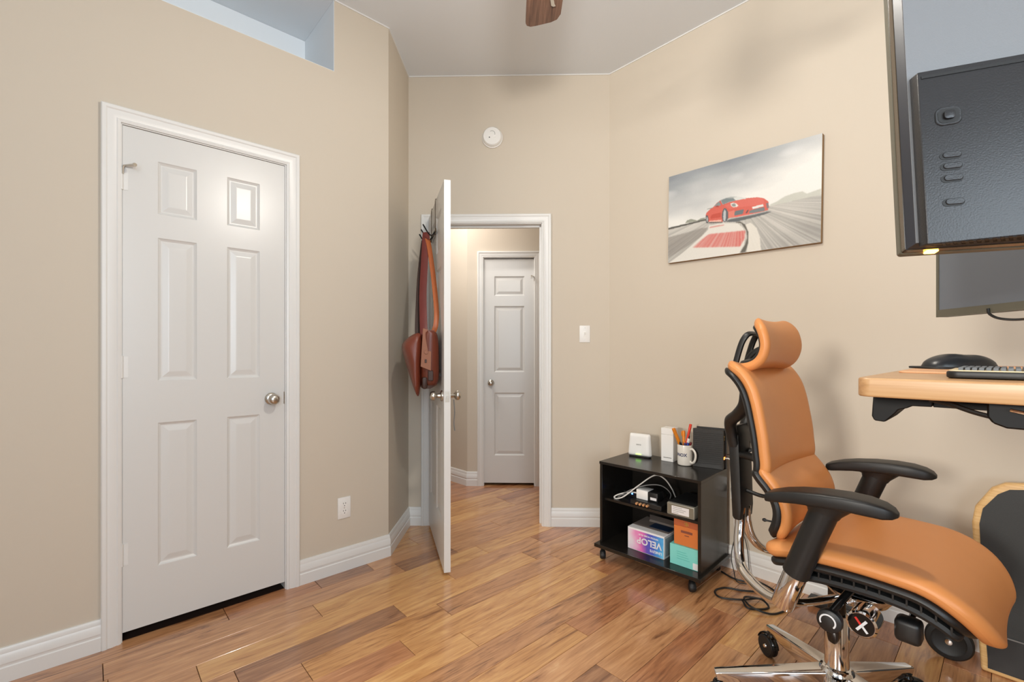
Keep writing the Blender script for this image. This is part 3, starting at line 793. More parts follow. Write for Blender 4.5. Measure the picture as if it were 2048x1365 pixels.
gx = np.linspace(-CWD / 2 + 0.001, CWD / 2 - 0.001, NXC); gz = np.linspace(CHT / 2 - 0.001, -CHT / 2 + 0.001, NYC)
vv = [(x, -CTH - 0.0006, z) for z in gz for x in gx]
ff = [(j * NXC + i, (j + 1) * NXC + i, (j + 1) * NXC + i + 1, j * NXC + i + 1) for j in range(NYC - 1) for i in range(NXC - 1)]
me = bpy.data.meshes.new('printed_picture'); me.from_pydata(vv, [], ff)
ca = me.color_attributes.new('print', 'FLOAT_COLOR', 'POINT')
x_ = img.reshape(-1, 3) / 255.0
x_ = np.where(x_ <= 0.04045, x_ / 12.92, ((x_ + 0.055) / 1.055) ** 2.4)
ca.data.foreach_set('color', np.concatenate([x_, np.ones((len(x_), 1))], 1).astype(np.float32).ravel())
m_ = bpy.data.materials.new('canvas_picture'); m_.use_nodes = True
at_ = m_.node_tree.nodes.new('ShaderNodeAttribute'); at_.attribute_name = 'print'
pb_ = m_.node_tree.nodes['Principled BSDF']; pb_.inputs['Roughness'].default_value = 0.6
m_.node_tree.links.new(at_.outputs['Color'], pb_.inputs['Base Color'])
me.materials.append(m_)
ob = bpy.data.objects.new('printed_picture', me); COL.objects.link(ob); ob.parent = t

# ---- ceiling fan
FX, FY, FZ = 0.13, 1.20, 2.60
t = thing('ceiling_fan', 'ceiling fan with walnut blades at the top of the view', 'ceiling fan', (FX, FY, FZ))
MB().lathe([(0.0, 0.5), (0.068, 0.5), (0.066, 0.47), (0.040, 0.43), (0.016, 0.42)], 28).build('canopy', 'nickel', t)
MB().cyl((0, 0, 0.09), (0, 0, 0.44), 0.012).build('downrod', 'nickel', t)
MB().lathe([(0.0, 0.10), (0.05, 0.098), (0.10, 0.07), (0.125, 0.03), (0.125, -0.02), (0.095, -0.055), (0.07, -0.07), (0.0, -0.07)], 36).build('motor_housing', 'nickel', t)
MB().lathe([(0.085, -0.07), (0.135, -0.085), (0.150, -0.115), (0.130, -0.155), (0.080, -0.185), (0.0, -0.195)], 36).build('lamp_bowl', 'lamp_glass', t)
for k in range(5):
    a0 = math.radians(90 + 72 * k)
    bl = MB()
    poly = [(0.20, -0.060), (0.55, -0.073), (0.715, -0.073), (0.745, -0.060), (0.757, -0.035), (0.768, 0.030), (0.769, 0.052), (0.760, 0.068), (0.745, 0.073), (0.55, 0.073), (0.20, 0.060), (0.185, 0.0)]
    bl.prism(poly, -0.004, 0.004, 'z')
    rot = Matrix.Rotation(a0, 4, 'Z') @ Matrix.Rotation(math.radians(-7), 4, 'X')
    b_ = bl.build('blade', 'walnut_blade', t, smooth=False); b_.matrix_local = rot
    ir = MB()
    ir.prism([(0.10, -0.018), (0.30, -0.012), (0.60, -0.030), (0.648, -0.040), (0.660, -0.046), (0.662, -0.036), (0.655, -0.026), (0.62, -0.020), (0.30, 0.012), (0.10, 0.018)], -0.010, -0.0045, 'z')
    ir.build('blade_bracket', 'chrome', b_, bevel=0.001, seg=1)

# ------------------------------------------------------------------ black rolling cart and what it carries
CRZ = math.radians(-44.417)
CO = Vector((0.5121, 2.6810, 0))
def on_cart(x, y, z): return on_wall(CO, CRZ, x, y, z)
t = thing('rolling_cart', 'black wooden rolling cart against the wall beside the chair', 'cart', CO, CRZ)
CWd, CD, CH_ = 0.588, 0.352, 0.560
rbox(-0.002, CWd + 0.002, -0.004, CD, CH_ - 0.016, CH_).build('top', 'cart_black', t, bevel=0.0015, seg=1)
rbox(0, 0.016, 0, CD, 0.090, CH_ - 0.016).build('side_panel', 'cart_black', t, bevel=0.001, seg=1)
rbox(CWd - 0.016, CWd, 0, CD, 0.090, CH_ - 0.016).build('side_panel', 'cart_black', t, bevel=0.001, seg=1)
rbox(0.016, CWd - 0.016, CD - 0.008, CD - 0.002, 0.090, CH_ - 0.016).build('back_panel', 'cart_black', t, smooth=False)
rbox(0.016, CWd - 0.016, 0.028, CD - 0.008, 0.330, 0.345).build('shelf', 'cart_black', t, bevel=0.001, seg=1)
rbox(-0.014, CWd + 0.014, -0.040, CD + 0.004, 0.070, 0.090).build('bottom_board', 'cart_black', t, bevel=0.002, seg=1)
for x in (0.020, CWd - 0.045):
    for y in (0.0, CD - 0.035):
        c_ = MB(); c_.cyl((x, y, 0.048), (x, y, 0.070), 0.010, n=12); c_.box(x - 0.017, x + 0.017, y - 0.017, y + 0.017, 0.064, 0.070)
        cs = c_.build('caster', 'rubber_black', t)
        MB().lathe([(0.0, -0.016), (0.019, -0.016), (0.024, -0.011), (0.025, 0.0), (0.024, 0.011), (0.019, 0.016), (0.0, 0.016)], 24, (x + 0.004, y - 0.006, 0.025), (0.8, 0.6, 0)).build('wheel', 'rubber_black', cs)
        MB().tube([(x + 0.004 + 0.026 * math.cos(a) * 0.6, y - 0.006 - 0.026 * math.cos(a) * 0.8, 0.027 + 0.026 * math.sin(a)) for a in np.linspace(0.4, 2.7, 9)], 0.012, 8, flat=0.35, up=(0.8, 0.6, 0)).build('hood', 'rubber_black', cs)

# items on top
t = thing('wifi_router', 'white router with a green light on the cart top', 'router', on_cart(0.112, 0.265, CH_), CRZ + math.radians(8))
def rout_f(a, b):
    z = 0.006 + (b + 1) / 2 * 0.134; w = 0.074 - 0.010 * ((b + 1) / 2) ** 0.8
    cut = max(0, abs(b) - 0.82) / 0.18; w *= 1 - 0.07 * cut ** 2
    th = (0.027 - 0.010 * (b + 1) / 2) * (max(0.0, 1 - abs(a) ** 10) ** 0.5) * (max(0.0, 1 - max(0, abs(b) - 0.8) ** 2 / 0.04 * 0.6))
    return a * w, th, z
MB().shell(lambda a, b: (rout_f(a, b)[0], -rout_f(a, b)[1], rout_f(a, b)[2]), lambda a, b: (rout_f(a, b)[0], rout_f(a, b)[1], rout_f(a, b)[2]), 24, 20).build('body', 'white_plastic', t, angle=60)
rbox(-0.062, 0.062, -0.020, 0.020, 0, 0.008).build('foot', 'black_soft', t, bevel=0.002, seg=1)
rbox(-0.016, 0.016, -0.0285, -0.024, 0.017, 0.022).build('status_light', 'led_green', t, smooth=False)
text('logo', 'eero', 0.016, 'print_grey', t, (0, -0.0245, 0.078), (math.radians(86), 0, 0))
t = thing('white_box', 'tall slim white cardboard box behind the mug on the cart', 'box', on_cart(0.283, 0.300, CH_), CRZ + math.radians(3))
rbox(-0.036, 0.036, -0.036, 0.036, 0, 0.155).build('base', 'white_soft', t, bevel=0.0015, seg=1)
rbox(-0.0365, 0.0365, -0.0365, 0.0365, 0.1555, 0.193).build('lid', 'white_soft', t, bevel=0.0015, seg=1)
rbox(-0.022, 0.026, -0.0363, -0.0358, 0.020, 0.024).build('small_print', 'print_grey', t, smooth=False)

MUGP = on_cart(0.392, 0.262, CH_)
t = thing('coffee_mug', 'white mug with navy lettering holding pens on the cart', 'mug', MUGP, CRZ)
MB().lathe([(0.0, 0.0), (0.034, 0.0), (0.039, 0.004), (0.0405, 0.014), (0.0405, 0.112), (0.0395, 0.115), (0.0375, 0.112), (0.0375, 0.010), (0.0, 0.008)], 40).build('cup', 'mug_white', t)
MB().tube(smooth_path([(0.034, -0.012, 0.092), (0.052, -0.019, 0.096), (0.068, -0.025, 0.080), (0.071, -0.026, 0.056), (0.062, -0.023, 0.030), (0.046, -0.017, 0.020), (0.035, -0.013, 0.026)]), 0.0065, 10, flat=0.8).build('handle', 'mug_white', t)
me = text_mesh('DNOX', 0.024, 0.0, 'CENTER', 0.0008)
for v in me.vertices:
    th = math.radians(-104) + v.co.x / 0.0405
    zz = 0.060 + v.co.y
    v.co = Vector((math.cos(th) * 0.0410, math.sin(th) * 0.0410, zz))
me.materials.clear(); me.materials.append(M['ink_navy'])
ob = bpy.data.objects.new('lettering', me); COL.objects.link(ob); ob.parent = t
def pen(name, label, bx, by, tx, ty, ln, r, body, cap=None, tipm=None, capl=0.03, clip=True):
    base = Vector(MUGP) + Matrix.Rotation(CRZ, 3, 'Z') @ Vector((bx, by, 0.012)); dirv = (Matrix.Rotation(CRZ, 3, 'Z') @ Vector((tx - bx, ty - by, 0.105))).normalized()
    p = thing(name, label, 'pen', base); p.rotation_euler = dirv.to_track_quat('Z', 'X').to_euler(); p['group'] = 'pens in the mug'
    MB().lathe([(r * 0.4, 0), (r, 0.012), (r, ln - capl), (r * 0.9, ln - capl + 0.001)], 12).build('barrel', body, p)
    MB().lathe([(r * 1.08, ln - capl), (r * 1.08, ln - 0.003), (r * 0.8, ln), (0, ln)], 12).build('cap', cap or body, p)
    if tipm: MB().lathe([(r * 0.7, ln), (r * 0.45, ln + 0.012), (0.0008, ln + 0.02), (0, ln + 0.02)], 10).build('tip', tipm, p)
    if clip: rbox(-0.002, 0.002, -r * 1.5, -r * 0.9, ln - capl, ln - 0.004).build('clip', cap or body, p, smooth=False)
pen('highlighter', 'thick orange highlighter leaning left in the mug', 0.010, 0.008, -0.026, -0.012, 0.205, 0.0095, 'pen_orange')
pen('highlighter', 'yellow-orange highlighter in the middle of the mug', 0.004, -0.010, -0.010, 0.010, 0.180, 0.0085, 'pen_orange', 'pen_orange')
pen('red_pen', 'tall red pen standing highest in the mug', -0.010, -0.010, 0.006, 0.006, 0.222, 0.0070, 'pen_red')
pen('marker', 'blue marker with white grip and black tip in the mug', -0.006, 0.000, 0.022, -0.016, 0.150, 0.0070, 'pen_blue', 'pen_white', 'pen_black', 0.024, False)
pen('black_pen', 'short black pen at the left rim of the mug', 0.0, -0.014, -0.030, -0.008, 0.130, 0.0060, 'pen_black')
pen('black_pen', 'short black pen with silver end at the front of the mug', 0.0, 0.012, -0.012, -0.029, 0.128, 0.0060, 'pen_black', 'pen_black')
pen('maroon_pen', 'short maroon pen at the right rim of the mug', -0.012, 0.006, 0.031, -0.004, 0.130, 0.0055, 'pen_maroon')
pen('purple_pen', 'short purple pen beside the blue marker in the mug', -0.004, 0.014, 0.012, -0.026, 0.126, 0.0055, 'pen_purple')

t = thing('game_console', 'black upright console with thin plates on the cart top', 'console', on_cart(0.512, 0.306, CH_), CRZ + math.radians(9))
rbox(-0.081, 0.075, -0.030, -0.018, 0, 0.212).build('front_plate', 'black_plastic', t, bevel=0.001, seg=1)
rbox(-0.078, 0.074, -0.018, 0.016, 0.004, 0.208).build('core', 'black_soft', t, smooth=False)
rbox(-0.072, 0.084, 0.016, 0.024, 0, 0.217).build('back_plate', 'black_plastic', t, bevel=0.001, seg=1)
for z in (0.168, 0.176, 0.158): rbox(0.0735, 0.0765, -0.008, 0.008, z - 0.002, z + 0.002).build('port', 'gold', t, smooth=False)
rbox(0.0735, 0.0765, -0.012, 0.012, 0.052, 0.064).build('cable_port', 'led_port', t, smooth=False)
mb = MB()
for k in range(16):
    z0_ = 0.02 + k * 0.011
    mb.hexa([(-0.076, -0.0308, z0_), (0.070, -0.0308, z0_ + 0.006), (0.070, -0.0300, z0_ + 0.006), (-0.076, -0.0300, z0_), (-0.076, -0.0308, z0_ + 0.003), (0.070, -0.0308, z0_ + 0.009), (0.070, -0.0300, z0_ + 0.009), (-0.076, -0.0300, z0_ + 0.003)])
o = mb.build('vent_ribs', 'black_soft', t, smooth=False); o['kind'] = 'stuff'

# items on the shelf (z .345)
SZ = 0.345
t = thing('audio_amplifier', 'flat black audio unit with four copper plugs on the cart shelf', 'amplifier', on_cart(0.278, 0.115, SZ), CRZ)
rbox(-0.100, 0.085, -0.080, 0.075, 0, 0.026).build('case', 'black_plastic', t, bevel=0.002, seg=1)
for k in range(4): MB().lathe([(0.0, 0.0), (0.007, 0.0), (0.0075, 0.010), (0.006, 0.017), (0.0, 0.018)], 16, (-0.055 + k * 0.021, -0.079, 0.013), (0, -1, 0)).build('plug', 'copper_tip', t)
t = thing('power_adapter', 'white and black power adapter block on the audio unit', 'power adapter', on_cart(0.262, 0.105, SZ + 0.0265), CRZ)
rbox(-0.066, 0.004, -0.036, 0.036, 0.0, 0.052).build('white_half', 'white_soft', t, bevel=0.003)
rbox(0.004, 0.062, -0.036, 0.036, 0.0, 0.050).build('black_half', 'black_plastic', t, bevel=0.003)
rbox(0.020, 0.056, -0.0372, -0.0355, 0.010, 0.024).build('sticker', 'box_white', t, smooth=False)
t = thing('network_hub', 'small black hub with a bright blue light on the cart shelf', 'hub', on_cart(0.115, 0.180, SZ), CRZ)
rbox(-0.045, 0.045, -0.035, 0.035, 0, 0.028).build('case', 'black_plastic', t, bevel=0.002, seg=1)
MB().lathe([(0.0, 0.0), (0.005, 0.0), (0.004, 0.003), (0.0, 0.004)], 12, (0.012, -0.035, 0.020), (0, -1, 0)).build('status_light', 'led_blue', t)
mb = MB()
mb.tube(smooth_path([on_cart(*p) for p in [(0.195, 0.09, 0.395), (0.15, 0.085, 0.392), (0.09, 0.065, 0.372), (0.062, 0.055, 0.352), (0.085, 0.048, 0.349), (0.13, 0.055, 0.372), (0.20, 0.09, 0.440), (0.27, 0.14, 0.500), (0.31, 0.18, 0.480), (0.335, 0.22, 0.420), (0.34, 0.26, 0.36)]]), 0.0036, 8)
tag(mb.build('charging_cable', 'cord_white', None), 'thick white charging cable looped over the cart shelf', 'cable')
mb = MB()
mb.tube(smooth_path([on_cart(*p) for p in [(0.33, 0.20, 0.36), (0.35, 0.17, 0.41), (0.31, 0.14, 0.450), (0.24, 0.11, 0.445), (0.16, 0.08, 0.41), (0.11, 0.065, 0.375), (0.078, 0.07, 0.350), (0.066, 0.10, 0.349), (0.10, 0.125, 0.36), (0.16, 0.14, 0.385), (0.20, 0.15, 0.37)]]), 0.0028, 8)
tag(mb.build('network_cable', 'cord_grey', None), 'thin grey network cable arching over the cart shelf', 'cable')
t = thing('backup_drive', 'silver backup drive with paper label at the right of the cart shelf', 'drive', on_cart(0.470, 0.145, SZ), CRZ)
rbox(-0.073, 0.073, -0.115, 0.12, 0.0, 0.062).build('case', 'drive_grey', t, bevel=0.004)
rbox(-0.067, 0.067, -0.1162, -0.1145, 0.006, 0.056).build('front_face', 'drive_face', t, smooth=False)
lb = rbox(-0.046, 0.046, -0.1175, -0.1160, 0.010, 0.050).build('paper_label', 'box_white', t, smooth=False)
for k, w in enumerate((0.05, 0.07, 0.06, 0.03)): rbox(-0.040, -0.040 + w, -0.1179, -0.1174, 0.042 - k * 0.009, 0.044 - k * 0.009).build('print_line', 'print_grey', lb, smooth=False)
rbox(-0.070, 0.070, -0.10, 0.115, 0.0622, 0.0636).build('top_plate', 'black_soft', t, smooth=False)
t = thing('binder_clip', 'small white plastic clip at the right end of the cart shelf', 'clip', on_cart(0.560, 0.050, SZ), CRZ)
rbox(-0.006, 0.006, -0.004, 0.012, 0.0, 0.034).build('grip', 'white_plastic', t, bevel=0.002)
rbox(-0.004, 0.004, 0.012, 0.024, 0.0, 0.006).build('tail', 'white_plastic', t, bevel=0.001, seg=1)

# items on the bottom board (z .09)
BZ = 0.090
t = thing('velop_box', 'white product box with pink and blue print upside down on the cart', 'box', on_cart(0.268, 0.040, BZ), CRZ + math.radians(-1))
t.name = 'router_box'
rbox(-0.110, 0.110, 0.0, 0.215, 0.0, 0.122).build('carton', 'box_white', t, bevel=0.0015, seg=1)
m_ = bpy.data.materials.new('box_print'); m_.use_nodes = True; nt = m_.node_tree
tc = nt.nodes.new('ShaderNodeTexCoord'); sx = nt.nodes.new('ShaderNodeSeparateXYZ'); nz = nt.nodes.new('ShaderNodeTexNoise'); nz.inputs['Scale'].default_value = 14
nt.links.new(tc.outputs['Object'], sx.inputs[0]); nt.links.new(tc.outputs['Object'], nz.inputs['Vector'])
ma = nt.nodes.new('ShaderNodeMath'); ma.operation = 'MULTIPLY_ADD'; ma.inputs[1].default_value = 4.2; ma.inputs[2].default_value = 0.27
nt.links.new(sx.outputs[0], ma.inputs[0])
mc = nt.nodes.new('ShaderNodeMath'); mc.operation = 'MULTIPLY_ADD'; mc.inputs[1].default_value = 0.42
nt.links.new(nz.outputs['Fac'], mc.inputs[0]); nt.links.new(ma.outputs[0], mc.inputs[2])
cr = nt.nodes.new('ShaderNodeValToRGB'); els = cr.color_ramp.elements
els[0].position = 0.05; els[0].color = lin((222, 214, 220)); els[1].position = 0.98; els[1].color = lin((120, 200, 236))
for p_, c_ in ((0.20, (226, 170, 200)), (0.34, (222, 110, 176)), (0.50, (104, 84, 178)), (0.66, (74, 92, 190)), (0.84, (78, 160, 218))):
    e = els.new(p_); e.color = lin(c_)
nt.links.new(mc.outputs[0], cr.inputs[0]); nt.links.new(cr.outputs[0], nt.nodes['Principled BSDF'].inputs['Base Color']); nt.nodes['Principled BSDF'].inputs['Roughness'].default_value = 0.35
MATS['box_print'] = m_
fp = rbox(-0.106, 0.106, -0.0008, 0.0005, 0.003, 0.112).build('printed_front', 'box_print', t, smooth=False)
text('lettering', 'VELOP', 0.050, 'box_white', t, (0.022, -0.0012, 0.064), (math.radians(90), math.radians(180), 0), 0.0010)
text('lettering', 'LINKSYS', 0.019, 'box_white', t, (0.062, -0.0012, 0.026), (math.radians(90), math.radians(180), 0), 0.0006)
text('lettering', 'WHOLE HOME WI-FI', 0.0125, 'box_white', t, (0.018, -0.0012, 0.096), (math.radians(90), math.radians(180), 0), 0.0003)
rbox(0.1098, 0.1106, 0.012, 0.205, 0.012, 0.108).build('printed_side', 'box_side_grey', t, smooth=False)
rbox(-0.108, 0.108, 0.050, 0.212, 0.122, 0.1235).build('lid_panel', 'box_lid_grey', t, smooth=False)
rbox(-0.020, 0.100, 0.075, 0.150, 0.1235, 0.1245).build('lid_print', 'box_lid_navy', t, smooth=False)
MB().hexa([(-0.060, 0.150, 0.1235), (0.108, 0.150, 0.1235), (0.108, 0.212, 0.1235), (-0.090, 0.212, 0.1235), (-0.060, 0.160, 0.132), (0.108, 0.160, 0.132), (0.108, 0.212, 0.140), (-0.090, 0.212, 0.140)]).build('lid_flap', 'box_lid_grey', t, smooth=False)
t = thing('teal_box', 'teal cardboard box under the orange box on the cart', 'box', on_cart(0.490, 0.032, BZ), CRZ)
rbox(-0.078, 0.078, 0.0, 0.200, 0.0, 0.104).build('carton', 'box_teal', t, bevel=0.0015, seg=1)
rbox(0.044, 0.074, -0.0008, 0.0005, 0.004, 0.036).build('sticker', 'box_white', t, smooth=False)
for k in range(4): rbox(-0.040, 0.028 - 0.006 * k, -0.0006, 0.0004, 0.036 + k * 0.012, 0.038 + k * 0.012).build('print_line', 'box_teal_dark', t, smooth=False)
t = thing('cigar_box', 'orange cedar box with gold emblem standing on the teal box', 'box', on_cart(0.497, 0.044, BZ + 0.1045), CRZ)
t.name = 'orange_box'
rbox(-0.068, 0.068, 0.0, 0.170, 0.0, 0.098).build('carton', 'box_orange', t, bevel=0.0012, seg=1)
rbox(-0.0685, 0.0685, -0.0005, 0.1705, 0.0982, 0.132).build('lid', 'box_orange_dark', t, bevel=0.0012, seg=1)
mb = MB(); mb.box(-0.012, 0.012, -0.0015, 0, 0.114, 0.117); mb.box(-0.010, 0.012, -0.0015, 0, 0.107, 0.110); mb.box(-0.012, 0.008, -0.0015, 0, 0.120, 0.122); mb.box(-0.003, 0.003, -0.0015, 0, 0.104, 0.124)
mb.build('emblem', 'gold', t, smooth=False)
rbox(-0.030, 0.030, -0.0012, 0, 0.066, 0.078).build('band_label', 'box_label_brown', t, smooth=False)
rbox(-0.011, 0.012, -0.0010, 0, 0.052, 0.056).build('small_print', 'box_label_brown', t, smooth=False)
# ------------------------------------------------------------------ the office chair (local: x forward, y to the sitter's left, z up)
ch = thing('office_chair', 'tan leather ergonomic office chair with headrest and chrome base', 'office chair', (1.024, 1.450, 0), math.radians(-50))

def profile_pad(P, W, thick, recess, nu=30, nv=44, off=0.0, wscale=None, rc=(0.03, 0.03), rr=0.5):
    """pad that follows the side profile P [(x,z)], half width W, thickness thick; recess = how far the middle sits back;
    rc = corner radius at the first and last end of the profile; rr = edge radius as a share of the thickness"""
    sp = smooth_path([Vector((p[0], 0, p[1])) for p in P], 8); n = len(sp)
    L_ = [0.0]
    for i in range(1, n): L_.append(L_[-1] + (sp[i] - sp[i - 1]).length)
    def at(b):
        s = (b + 1) / 2 * L_[-1]; i = 0
        while i < n - 2 and L_[i + 1] < s: i += 1
        t = (s - L_[i]) / max(1e-9, L_[i + 1] - L_[i]); p = sp[i].lerp(sp[i + 1], t)
        tg = (sp[min(i + 2, n - 1)] - sp[max(i - 1, 0)]).normalized()
        return p, Vector((tg.z, 0, -tg.x))
    def rnd(d, r): return 1.0 if d >= r else math.sqrt(max(0.0, 1 - (1 - d / r) ** 2))
    def surf(sgn):
        def f(a, b):
            a = math.sin(a * math.pi / 2); b = math.sin(b * math.pi / 2)
            p, N_ = at(b)
            w = W * (wscale(b) if wscale else 1.0)
            dlo = (b + 1) / 2 * L_[-1]; dhi = (1 - b) / 2 * L_[-1]
            for d_, R_ in ((dlo, rc[0]), (dhi, rc[1])):
                if d_ < R_: w -= R_ - math.sqrt(max(0.0, R_ * R_ - (R_ - d_) ** 2))
            r = thick * rr
            e = rnd((1 - abs(a)) * w, r) * rnd(min(dlo, dhi), r)
            q = p + N_ * (off - recess * (1 - a * a)) + N_ * (sgn * thick / 2 * e)
            return (q.x, a * w, q.z)
        return f
    return MB().shell(surf(1), surf(-1), nu, nv)

# seat: profile goes from the rear edge to the front lip, normal (tg.z,-tg.x) points down for +x travel, so run front to back
SEATP = [(-0.125, 0.596), (-0.092, 0.612), (-0.040, 0.624), (0.040, 0.632), (0.111, 0.635), (0.176, 0.634), (0.236, 0.629), (0.282, 0.612), (0.318, 0.586), (0.343, 0.553), (0.356, 0.520), (0.358, 0.500)]
SEATR = list(reversed(SEATP))
profile_pad(SEATR, 0.256, 0.046, 0.010, 36, 52, rc=(0.14, 0.05), rr=0.6).build('seat_cushion', 'leather_tan', ch, angle=70)
pan = profile_pad(SEATR[1:], 0.251, 0.024, 0.0, 24, 40, off=-0.034, rc=(0.12, 0.04)).build('seat_pan', 'black_plastic', ch, angle=50)
LOWP = [(0.305, 0.520), (0.270, 0.543), (0.220, 0.560), (0.150, 0.567), (0.080, 0.565), (0.010, 0.558), (-0.060, 0.545)]
profile_pad(LOWP, 0.238, 0.020, 0.0, 16, 30).build('pan_tub', 'black_soft', pan, angle=50)
zl = curve1([(p[0], p[1]) for p in reversed(LOWP)])
for s in (-1, 1):
    for k in range(13):
        x = -0.035 + k * 0.027
        rbox(x - 0.002, x + 0.002, s * 0.229 - 0.006, s * 0.229 + 0.006, zl(x) - 0.002, zl(x) + 0.036).build('pan_rib', 'black_plastic', pan, smooth=False)
    # inner dark wall behind the ribs
    mb = MB()
    for k in range(12):
        x0_ = -0.03 + k * 0.027; x1_ = x0_ + 0.027; y0_, y1_ = (0.200, 0.206) if s > 0 else (-0.206, -0.200)
        mb.hexa([(x0_, y0_, zl(x0_)), (x1_, y0_, zl(x1_)), (x1_, y1_, zl(x1_)), (x0_, y1_, zl(x0_)), (x0_, y0_, zl(x0_) + 0.035), (x1_, y0_, zl(x1_) + 0.035), (x1_, y1_, zl(x1_) + 0.035), (x0_, y1_, zl(x0_) + 0.035)])
    mb.build('pan_wall', 'black_soft', pan, smooth=False)

# backrest
BACKP = [(-0.140, 0.812), (-0.134, 0.842), (-0.137, 0.880), (-0.142, 0.930), (-0.151, 0.985), (-0.162, 1.040), (-0.178, 1.088), (-0.205, 1.128), (-0.238, 1.150), (-0.266, 1.158)]
profile_pad(BACKP, 0.212, 0.036, 0.018, rc=(0.02, 0.06)).build('back_cushion', 'leather_tan', ch, angle=70)
BACKS = [(-0.160, 0.800), (-0.156, 0.842), (-0.160, 0.880), (-0.166, 0.930), (-0.176, 0.985), (-0.188, 1.040), (-0.205, 1.085), (-0.230, 1.118), (-0.256, 1.134), (-0.276, 1.138)]
bf = profile_pad(BACKS, 0.214, 0.022, 0.018, 24, 40, rc=(0.03, 0.06)).build('back_frame', 'black_plastic', ch, angle=60)
for s in (-1, 1):
    MB().tube(smooth_path([(-0.300, s * 0.040, 0.860), (-0.306, s * 0.055, 0.915), (-0.295, s * 0.080, 0.955), (-0.252, s * 0.120, 0.985), (-0.218, s * 0.150, 1.020), (-0.205, s * 0.165, 1.065)]), 0.021, 12, flat=0.75).build('frame_arm', 'black_plastic', bf)
    MB().tube(smooth_path([(-0.290, s * 0.030, 0.830), (-0.240, s * 0.060, 0.835), (-0.190, s * 0.110, 0.840), (-0.160, s * 0.150, 0.838)]), 0.014, 10).build('frame_strut', 'black_plastic', bf)
MB().prism([(-0.316, 0.930), (-0.318, 0.880), (-0.313, 0.770), (-0.305, 0.610), (-0.298, 0.598), (-0.276, 0.598), (-0.272, 0.640), (-0.276, 0.770), (-0.282, 0.900), (-0.292, 0.935)], -0.052, 0.052, 'y').build('spine', 'black_plastic', ch, bevel=0.006)
MB().cyl((-0.245, -0.055, 0.835), (-0.245, 0.055, 0.835), 0.011, n=16).build('pivot_pin', 'chrome', ch)
# lumbar pad
LUMP = [(-0.150, 0.836), (-0.128, 0.812), (-0.106, 0.786), (-0.085, 0.755), (-0.073, 0.715), (-0.076, 0.672), (-0.094, 0.640), (-0.112, 0.626)]
profile_pad(list(reversed(LUMP)), 0.216, 0.032, 0.016, 28, 30, rc=(0.05, 0.02)).build('lumbar_cushion', 'leather_tan', ch, angle=70)
LUMS = [(-0.168, 0.830), (-0.146, 0.800), (-0.126, 0.778), (-0.106, 0.748), (-0.096, 0.712), (-0.100, 0.672), (-0.114, 0.640), (-0.128, 0.628)]
ls = profile_pad(list(reversed(LUMS)), 0.217, 0.030, 0.016, 24, 24, rc=(0.05, 0.02)).build('lumbar_shell', 'black_plastic', ch, angle=60)
MB().tube(smooth_path([(-0.285, 0, 0.700), (-0.22, 0, 0.690), (-0.16, 0, 0.705), (-0.115, 0, 0.710)]), 0.007, 12).build('lumbar_arm', 'black_plastic', ls)
for s in (-1, 1): MB().tube([(-0.118, s * 0.17, 0.668), (-0.140, s * 0.175, 0.668), (-0.146, s * 0.175, 0.668), (-0.152, s * 0.175, 0.668)], [0.003, 0.003, 0.006, 0.004], 8).build('lumbar_knob', 'black_soft', ls)
# headrest
HEADP = [(-0.206, 1.303), (-0.184, 1.291), (-0.165, 1.262), (-0.157, 1.215), (-0.172, 1.172), (-0.205, 1.149), (-0.254, 1.143)]
hr = profile_pad(list(reversed(HEADP)), 0.152, 0.032, 0.010, 30, 36, rc=(0.05, 0.065)).build('headrest_cushion', 'leather_tan', ch, angle=70)
HEADS = [(-0.206, 1.286), (-0.190, 1.274), (-0.176, 1.250), (-0.171, 1.215), (-0.184, 1.184), (-0.210, 1.163), (-0.250, 1.158)]
profile_pad(list(reversed(HEADS)), 0.142, 0.014, 0.010, 24, 30, rc=(0.04, 0.04)).build('headrest_shell', 'black_plastic', hr, angle=60)
U_ = [(-0.300, -0.044, 1.125), (-0.291, -0.044, 1.170), (-0.275, -0.044, 1.225), (-0.262, -0.040, 1.252), (-0.254, -0.026, 1.262), (-0.254, 0.026, 1.262), (-0.262, 0.040, 1.252), (-0.275, 0.044, 1.225), (-0.291, 0.044, 1.170), (-0.300, 0.044, 1.125)]
br = MB().tube(smooth_path(U_, 5), 0.011, 8, flat=0.6, up=(1, 0, 0)).build('headrest_bracket', 'black_plastic', ch)
MB().tube(smooth_path([(-0.284, 0, 1.135), (-0.262, 0, 1.18), (-0.228, 0, 1.205), (-0.190, 0, 1.212)]), 0.013, 10).build('headrest_stem', 'black_plastic', br)
MB().lathe([(0, -0.03), (0.012, -0.03), (0.016, -0.02), (0.016, 0.02), (0.012, 0.03), (0, 0.03)], 16, (-0.205, 0, 1.200), (0, 1, 0)).build('headrest_pivot', 'black_gloss', br)

